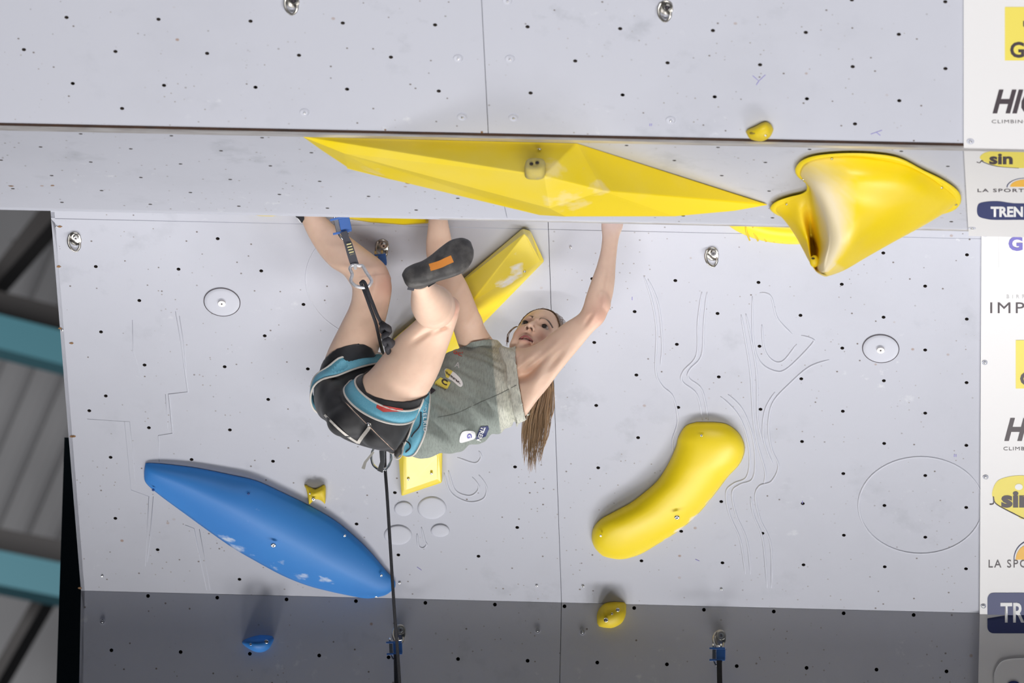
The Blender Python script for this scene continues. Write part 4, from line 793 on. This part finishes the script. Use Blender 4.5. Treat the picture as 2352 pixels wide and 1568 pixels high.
pe_, ne = plane3((918,1046,27.8), (940,845,27.8), (965,950,27.66), (850,950,27.8))
def fshirt(c): return (c-pc).dot(nc_) > 0 or ((c-pd).dot(nd) > 0 and c.x < at(1142, 800, 27.8).x) or (c-pe_).dot(ne) > 0
cut(tme, fshirt)
tco = vco(tme); tc_ = []
def uvp(c):
    d = V(c); zf = d.dot(F); return 1176+FPX*d.dot(RT)/zf, 784-FPX*d.dot(UP)/zf
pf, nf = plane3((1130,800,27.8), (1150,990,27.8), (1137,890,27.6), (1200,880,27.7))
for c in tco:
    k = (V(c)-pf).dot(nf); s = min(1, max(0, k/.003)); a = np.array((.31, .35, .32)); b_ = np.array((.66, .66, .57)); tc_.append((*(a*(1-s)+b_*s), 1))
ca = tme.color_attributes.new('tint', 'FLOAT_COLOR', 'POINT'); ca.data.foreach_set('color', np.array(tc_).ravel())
to = link('shirt', tme, M['shirt'], person, True); md = to.modifiers.new('s', 'SOLIDIFY'); md.thickness = .0025; md.offset = -1
# ring of cloth or webbing laid over a surface
def surf_ring(bvhs, c, nrm, n=72, off=.004, rmax=.3, ref=None):
    nrm = nrm.normalized(); a = (RT - nrm*RT.dot(nrm)).normalized(); b_ = nrm.cross(a); out = []
    for i in range(n):
        d = a*math.cos(2*PI*i/n)+b_*math.sin(2*PI*i/n); best = 0
        for bv in bvhs:
            o = c.copy(); tot = 0
            for _ in range(6):
                hit = bv.ray_cast(o, d, rmax-tot)
                if hit[0] is None: break
                tot = (hit[0]-c).length; best = max(best, tot) if tot < rmax else best; o = hit[0]+d*.001
        out.append(best if best else None)
    vals = [x for x in out if x]; m_ = float(np.median(vals)) if vals else .08
    out = [x if x and x < 1.7*m_ else m_ for x in out]
    for _ in range(2): out = [max(out[i], (out[i-1]+2*out[i]+out[(i+1) % n])/4) for i in range(n)]
    for _ in range(2): out = [(out[i-1]+2*out[i]+out[(i+1) % n])/4 for i in range(n)]
    return [c+(a*math.cos(2*PI*i/n)+b_*math.sin(2*PI*i/n))*(out[i]+off) for i in range(n)]
def band(bvhs, a, b_, c, toward, w, parent, name, m, off=.003, pip=True, cen=None, rmax=.2):
    p0, nn = plane3(a, b_, c, toward); cc = at(*cen) if cen else (at(*a)+at(*b_))/2
    cc = cc-nn*(cc-p0).dot(nn); lo, hi = surf_ring(bvhs, cc-nn*w/2, nn, off=off, rmax=rmax), surf_ring(bvhs, cc+nn*w/2, nn, off=off, rmax=rmax); mid = surf_ring(bvhs, cc, nn, off=off+.002, rmax=rmax)
    li, hi2 = [p+(cc-p).normalized()*.004 for p in lo], [p+(cc-p).normalized()*.004 for p in hi]
    o = MB().rings([lo, mid, hi, hi2, li], close=True).build(name, m, parent, True)
    if pip:
        for e in (lo, hi): MB().tube(e, .0033, 8, close=True).build('edge_piping', M['cream'], o, True)
    return o, mid, nn
hn = empty('harness'); hn.parent = person
band([pbv], (812,876,27.67), (956,945,27.65), (870,965,27.55), (960,780,27.5), .045, hn, 'leg_loop', M['hblue'], cen=(885,905,27.66), rmax=.15)
band([pbv], (726,905,27.85), (862,848,27.83), (770,845,27.72), (830,700,27.6), .043, hn, 'leg_loop', M['hblue'], cen=(800,872,27.85), rmax=.15, off=.010)
band([pbv, tbv], (918,1036,27.8), (935,842,27.8), (970,955,27.66), (1150,900,27.8), .036, hn, 'waist_belt', M['hblue'], cen=(935,942,27.80), rmax=.25)
def onto(bv, u, v, off=.002):
    d = ray(u, v).normalized(); hit = bv.ray_cast(d*20, d, 20)
    if hit[0] is None: return at(u, v, 27.6)
    return hit[0]-d*off
def strip(bv, pts, wpx, name, m, par, off=.004, n=4):
    c = cat(pts, n); rs = []
    for i, (u, v) in enumerate(c):
        a = c[min(i+1, len(c)-1)]-c[max(i-1, 0)]; L = np.linalg.norm(a); nx, ny = -a[1]/L, a[0]/L
        l, r = onto(bv, u+nx*wpx/2, v+ny*wpx/2, off), onto(bv, u-nx*wpx/2, v-ny*wpx/2, off); rs.append([l, r, r-F*-.002, l-F*-.002])
    return MB().rings(rs).build(name, m, par)
dg = bpy.context.evaluated_depsgraph_get()
sbv = bvh_of(sme)
strip(pbv, [(848,972),(847,983),(832,1003),(822,1018)], 8, 'elastic_strap', M['cream'], hn, .005)
strip(pbv, [(745,952),(775,982),(800,1003),(822,1017)], 5, 'elastic_strap', M['cream'], hn, .004)
MB().ell(onto(pbv, 846, 974, .008), RT*.006, UP*.006, F*.003).build('rivet', M['chrome'], hn, True)
for pts in ([(958,935),(966,940),(965,975),(950,995),(945,1003)], [(932,1012),(940,1018),(942,1028),(932,1038)]):
    MB().tube([onto(tbv, u, v, .014) for u, v in cat(pts, 4)], .0022, 8).build('gear_loop', M['rope'], hn, True)
MB().rings([[at(u, v, 27.72+dy) for u, v in ((905,1045),(912,1052),(922,1042),(925,1018),(921,1012),(914,1028),(906,1034))] for dy in (0, .008)]).build('buckle_tab', M['rubber'], hn, True)
MB().tube([at(u, v, 27.715) for u, v in cat([(906,1048),(913,1054),(923,1044),(928,1016)], 4)], .0025, 6).build('edge_piping', M['cream'], hn, True)
# belay hardware hanging under the hip
bc = empty('rope_carabiner', 'silver carabiner with pale tabs on the rope just under the hips', 'carabiner')
MB().tube([at(u, v, 28.10) for u, v in cat([(858,1030),(853,1050),(858,1068),(872,1078),(886,1076),(897,1060),(895,1030),(875,1026)], 4, True)], .004, 8, close=True).build('frame', M['chrome'], bc, True)
MB().tube([at(u, v, 28.06) for u, v in cat([(892,1030),(900,1050),(890,1072),(884,1080)], 4)], .0035, 8).build('gate', M['chrome'], bc, True)
MB().rings([[at(u, v, 28.05+dy) for u, v in ((871,1034),(884,1034),(884,1062),(879,1086),(866,1080),(873,1060))] for dy in (0, .004)]).build('steel_plate', M['chrome'], bc, False, .001)
MB().rings([[at(u, v, 28.04+dy) for u, v in ((856,1036),(860,1039),(842,1062),(838,1078),(830,1075),(836,1060))] for dy in (0, .003)]).build('webbing_tab', M['cream'], bc)
MB().ell(at(884, 1077, 28.09), RT*.0065, UP*.005, F*.005).build('steel_ball', M['chrome'], bc, True)
# hem stitch and seams
strip(tbv, [(1186,884),(1150,903),(1100,925),(1050,948),(1005,958)], 1.1, 'side_seam', mat('seam_thread', (.14, .15, .14), .9), to, .002, 5)
# shoe near
shl = Loft([(923,632,929,648,27.045,1.3),(931,618,938,658,27.045,1.2),(948,608,955,659,27.045,1.1),(970,600,980,655,27.04,.95),(990,587,1005,645,27.03,.75),(1012,569,1036,636,27.02,.62),(1035,553,1062,625,27.02,.55),(1058,547,1079,608,27.02,.5),(1073,550,1087,590,27.025,.45),(1082,556,1088,574,27.03,.4)])
s1 = MB().rings(shl.rings(grow=.002)); pe(s1, 968, 650, 27.085, 26, 17, 32, 20)
shm = remesh(s1, .003, 'shoe', 4); shb = bvh_of(shm); shoe = link('climbing_shoe', shm, M['rubber'], person, True); shoe['label'] = 'dark rubber climbing shoe with orange sole strip, held in the air'
strip(shb, [(987,614),(1010,607),(1025,600),(1039,594)], 17, 'orange_strip', M['orange'], shoe, .0015, 6)
MB().rings([[at(u, v, 27.06+dy) for u, v in ((938,656),(953,660),(950,668),(935,665))] for dy in (0, .004)]).build('heel_tab', M['sling'], shoe, False, .001)
MB().rings([[at(u, v, 27.06+dy) for u, v in ((982,655),(1003,646),(1000,650),(984,660))] for dy in (0, .01)]).build('pull_loop', M['black'], shoe, False, .001)
s2 = MB(); ptube(s2, [(700,495,27.57,6),(690,478,27.56,22),(672,455,27.55,26),(650,440,27.54,24),(620,432,27.52,21),(596,434,27.50,12)])
sh2 = remesh(s2, .003, 'shoe', 3); so2 = link('climbing_shoe', sh2, M['rubber'], person, True); so2['label'] = 'dark climbing shoe mostly hidden above the roof edge'
MB().rings([[at(u, v, 27.525+dy) for u, v in ((676,493),(698,493),(699,503),(694,512),(687,508))] for dy in (0, .02)]).build('ankle_strap', M['black'], so2, False, .001)
MB().rings([[at(u, v, 27.523+dy) for u, v in ((681,499),(684,501),(688,505),(692,511),(689,511),(685,506))] for dy in (0, .001)]).build('strap_logo', M['wink'], so2)

# ------------------------------------------------------------------ lettering
def text_uv(txt, bold=.0, shear=0.0, spacing=1.0):
    cu = bpy.data.curves.new('t', 'FONT'); cu.body = txt; cu.size = 1; cu.offset = bold; cu.shear = shear; cu.space_character = spacing; cu.resolution_u = 3
    t = bpy.data.objects.new('t', cu); COL.objects.link(t); dg = bpy.context.evaluated_depsgraph_get(); me = bpy.data.meshes.new_from_object(t.evaluated_get(dg), depsgraph=dg); bpy.data.objects.remove(t)
    bm = bmesh.new(); bm.from_mesh(me); bmesh.ops.triangulate(bm, faces=bm.faces); bm.to_mesh(me); bm.free(); return me
VCUT = None
def fold_cut(me, place):                           # split a flat print where the board folds
    if VCUT is None or not me.vertices: return
    vs = [v.co.y for v in me.vertices]
    if min(vs) < VCUT < max(vs) and min(v.co.x for v in me.vertices) > 2240:
        bm = bmesh.new(); bm.from_mesh(me); bmesh.ops.bisect_plane(bm, geom=bm.verts[:]+bm.edges[:]+bm.faces[:], plane_co=(0, VCUT, 0), plane_no=(0, 1, 0)); bm.to_mesh(me); bm.free()
def lettering(txt, o, ex, ey, place, m, par, bold=.02, shear=0, spacing=1, name='lettering'):
    """o = pixel of the baseline start, ex = pixel vector of the advance for one em, ey = pixel vector of one cap height"""
    me = text_uv(txt, bold, shear, spacing)
    for v in me.vertices:
        a, b_ = v.co.x, v.co.y/.7; v.co = (o[0]+ex[0]*a+ey[0]*b_, o[1]+ex[1]*a+ey[1]*b_, 0)
    fold_cut(me, place)
    for v in me.vertices: v.co = place(v.co.x, v.co.y)
    me.materials.clear(); return link(name, me, M[m], par)
def decal(pts, place, m, par, name='printed_patch'):
    tri = tessellate_polygon([[V((a, b_, 0)) for a, b_ in pts]]); me = bpy.data.meshes.new(name); bm = bmesh.new(); vs = [bm.verts.new((a, b_, 0)) for a, b_ in pts]
    for t in tri:
        try: bm.faces.new([vs[i] for i in t])
        except ValueError: pass
    bmesh.ops.subdivide_edges(bm, edges=bm.edges, cuts=3, use_grid_fill=True); bmesh.ops.triangulate(bm, faces=bm.faces)
    bm.to_mesh(me); bm.free(); fold_cut(me, place)
    for v in me.vertices: v.co = place(v.co.x, v.co.y)
    return link(name, me, M[m], par)
sm_ = lambda pts, n=5: [tuple(p) for p in cat(pts, n, True)]
# banner boards on the right
bnu = empty('sponsor_banner', 'white sponsor board beside the upper panel and roof at the right edge', 'banner')
bnl = empty('sponsor_banner', 'white sponsor board beside the overhang at the lower right edge', 'banner')
XU = XB-.0035; XLo = XB-.002
for P, x0, s0, s1, par in ((P1, XB, -1.2, P1.L, bnu), (P2, XB, 0, P2.L+.03, bnu), (P3, XB, -.03, P3.L+.002, bnl), (P4, XB, .002, 2.6, bnl)):
    MB().box(P.pt((x0+.55)/2, (s0+s1)/2, .005), V(((.55-x0)/2, 0, 0)), P.t*((s1-s0)/2), P.n*.004).build('board', M['white'], par)
def b1(u, v): return P1.px(u, v, .0098)
def b2(u, v): return P2.px(u, v, .0098)
pI = V((-.5, D[0], D[1]))+(P3.n+P4.n)*(.0098/(1+P3.n.dot(P4.n))); VCUT = 784-FPX*pI.dot(UP)/pI.dot(F)
def b3(u, v): return P3.px(u, v, .0098) if v < VCUT+.01 else P4.px(u, v, .0098)
def t2(u, v, f, d=.0007):
    p = f(u, v); return p - F*d
decal([(2308,16),(2480,16),(2480,139),(2308,139)], b1, 'yink', bnu)
lettering('GEC', (2319,131), (48,0), (0,-34), lambda u, v: t2(u, v, b1), 'ink', bnu, .03)
decal([(2340+22*math.cos(t), 50+22*math.sin(t)) for t in np.linspace(0, 2*PI, 20)][:0] or [(2350,48),(2360,48),(2360,70),(2350,60)], lambda u, v: t2(u, v, b1), 'ink', bnu, 'printed_emblem')
lettering('HIGH', (2278,258), (62,0), (0,-51), b1, 'ink', bnu, .035, .32)
lettering('CLIMBING S', (2277,283), (17,0), (0,-8), b1, 'ink', bnu, 0, 0, 1.15)
ell_ = lambda cx, cy, a, b_, n=30, t0=0, t1=2*PI: [(cx+a*math.cos(t), cy+b_*math.sin(t)) for t in np.linspace(t0, t1, n)]
decal(sm_([(2252,365),(2254,356),(2268,349),(2300,345),(2352,346),(2400,352),(2410,365),(2390,382),(2345,386),(2310,384),(2275,377)]), b2, 'yink', bnu)
lettering('sin', (2272,376), (50,0), (0,-24), lambda u, v: t2(u, v, b2), 'ink', bnu, .04)
MB().tube([t2(u, v, b2) for u, v in cat([(2244,372),(2250,374),(2256,368),(2260,373),(2290,382),(2340,386)], 4)], .002, 6, flat=.3, nrm=P2.n).build('printed_swoosh', M['ink'], bnu)
lettering('LA SPORTIVA', (2244,441), (21,0), (0,-7.5), b2, 'ink', bnu, .012, 0, 1.2)
decal(ell_(2358, 429, 38, 17, 24, PI, 2*PI), b2, 'oink', bnu); MB().tube([t2(u, v, b2) for u, v in ell_(2356, 430, 43, 21, 20, PI, 2*PI)], .0016, 6, flat=.3, nrm=P2.n).build('printed_arc', M['navy'], bnu)
decal(sm_([(2246,494),(2245,474),(2255,465),(2290,462),(2330,467),(2400,470),(2420,500),(2300,505),(2262,502)]), b2, 'navy', bnu)
lettering('TREN', (2276,497), (30,0), (0,-22), lambda u, v: t2(u, v, b2), 'wink', bnu, .04)
for u, v in ((2229,324),): screw(P1, u, v, bnu, .0045, .011, .009)
screw(P2, 2233, 523, bnu, .0045, .011, .009)
for u, v in ((2263,538),(2262,832),(2264,1095)): screw(P3, u, v, bnl, .0045, .009, .009)
screw(P3, 2259, 1391, bnl, .0045, .009, .009)
MB().box(P3.px(2330, 578, .008)+V((.05, 0, 0)), V((.1, 0, 0)), P3.t*.065, P3.n*.002).build('raised_panel', M['white'], bnl, False, .004)
b3r = lambda u, v: P3.px(u, v, .0112)
lettering('G', (2316,574), (46,0), (0,-30), b3r, 'pink', bnl, .04)
lettering('BIRR', (2311,685), (13,0), (0,-8), b3, 'gink', bnl, .01, 0, 1.9)
lettering('IMP', (2271,719), (46,0), (0,-25), b3, 'ink', bnl, 0, 0, 1.25)
decal([(2333,781),(2480,781),(2480,892),(2333,892)], b3, 'yink', bnl)
lettering('GEC', (2342,884), (48,0), (0,-30), lambda u, v: t2(u, v, b3), 'ink', bnl, .03)
lettering('HIGH', (2305,1010), (62,0), (0,-49), b3, 'ink', bnl, .035, .3)
lettering('CLIMBING S', (2304,1034), (16,0), (0,-8), b3, 'ink', bnl, 0, 0, 1.15)
decal(sm_([(2280,1142),(2281,1122),(2293,1103),(2320,1094),(2352,1092),(2410,1098),(2430,1130),(2405,1170),(2352,1192),(2330,1178),(2297,1163)]), b3, 'yink', bnl)
lettering('sin', (2300,1163), (66,0), (0,-36), lambda u, v: t2(u, v, b3), 'ink', bnl, .045)
MB().tube([t2(u, v, b3) for u, v in cat([(2273,1158),(2282,1156),(2282,1140),(2286,1155),(2310,1170),(2352,1191)], 4)], .002, 6, flat=.3, nrm=P3.n).build('printed_swoosh', M['ink'], bnl)
decal(ell_(2340, 1118, 9, 7), lambda u, v: t2(u, v, b3, .001), 'wink', bnl)
lettering('LA SPORTIVA', (2269,1303), (24,0), (0,-18), b3, 'ink', bnl, .005, 0, 1.25)
decal(ell_(2368, 1285, 35, 36, 24, PI, 2*PI), b3, 'oink', bnl); MB().tube([t2(u, v, b3) for u, v in ell_(2370, 1285, 41, 44, 20, PI, 2*PI)], .0016, 6, flat=.3, nrm=P3.n).build('printed_arc', M['navy'], bnl)
rr_ = lambda x0, y0, x1, y1, r: [(x0+r-r*math.cos(t), y0+r-r*math.sin(t)) for t in np.linspace(0, PI/2, 6)]+[(x1, y0), (x1, y1)]+[(x0+r-r*math.sin(t), y1-r+r*math.cos(t)) for t in np.linspace(0, PI/2, 6)]
decal(rr_(2268, 1361, 2460, 1454, 14), b3, 'navy', bnl)
lettering('TREN', (2298,1428), (44,0), (0,-44), lambda u, v: t2(u, v, b3, .001), 'wink', bnl, .02)
MB().tube([P4.px(u, v, .0098) for u, v in cat([(2283,1568),(2284,1545),(2296,1522),(2318,1513),(2360,1511),(2420,1511)], 4)], .0025, 6, flat=.4, nrm=P4.n).build('printed_frame', M['gink'], bnl)
decal(ell_(2328, 1572, 14, 9), lambda u, v: P4.px(u, v, .0098), 'navy', bnl)
# shirt prints
sp_ = lambda o: (lambda u, v: onto(tbv, u, v, .0035+o))
decal(sm_([(1021,850),(1028,846),(1045,856),(1059,871),(1063,883),(1056,888),(1040,875),(1026,866)]), sp_(0), 'wink', to); decal([(1022,850),(1028,846),(1040,852),(1030,868),(1024,866)], sp_(.0006), 'yink', to)
lettering('sintrac', (1024,857), (12.5,9.5), (-3,-9), sp_(.0016), 'ink', to, .03)
decal([(1012,866),(1035,878),(1028,892),(1020,893),(998,882),(1000,876)], sp_(0), 'yink', to)
lettering('C', (1013,879), (19,9), (2,-11), sp_(.0016), 'ink', to, .05)
lettering('brewery', (1000,884), (7,3.5), (1,-5), sp_(.0012), 'ink', to, .01)
decal([(982,898),(990,889),(1001,896),(990,905)], sp_(0), 'ink', to)
lettering('oci', (1040,811), (18,6), (3,-11), sp_(0), 'rink', to, .02)
lettering('A', (1044,842), (16,4), (3,-12), sp_(0), 'gink', to, .02)
decal(sm_([(1061,993),(1080,989),(1091,993),(1091,1006),(1078,1012),(1056,1016)]), sp_(0), 'wink', to)
lettering('G', (1072,997), (3,14), (10,-2), sp_(.0012), 'pink', to, .04)
decal([(1104,980),(1121,978),(1123,985),(1116,1002),(1096,1010),(1092,1008)], sp_(0), 'navy', to)
lettering('TREN', (1106,979), (-4.5,13), (9,3), sp_(.0012), 'wink', to, .03)
decal([(866,928),(926,939),(924,945),(880,946),(864,936)], lambda u, v: onto(pbv, u, v, .006), 'rink', sho, 'brand_label')
lettering('EDELRID', (971,926), (.5,15.5), (8,-1), lambda u, v: onto(tbv, u, v, .018), 'wink', hn, .01, 0, 1.15)
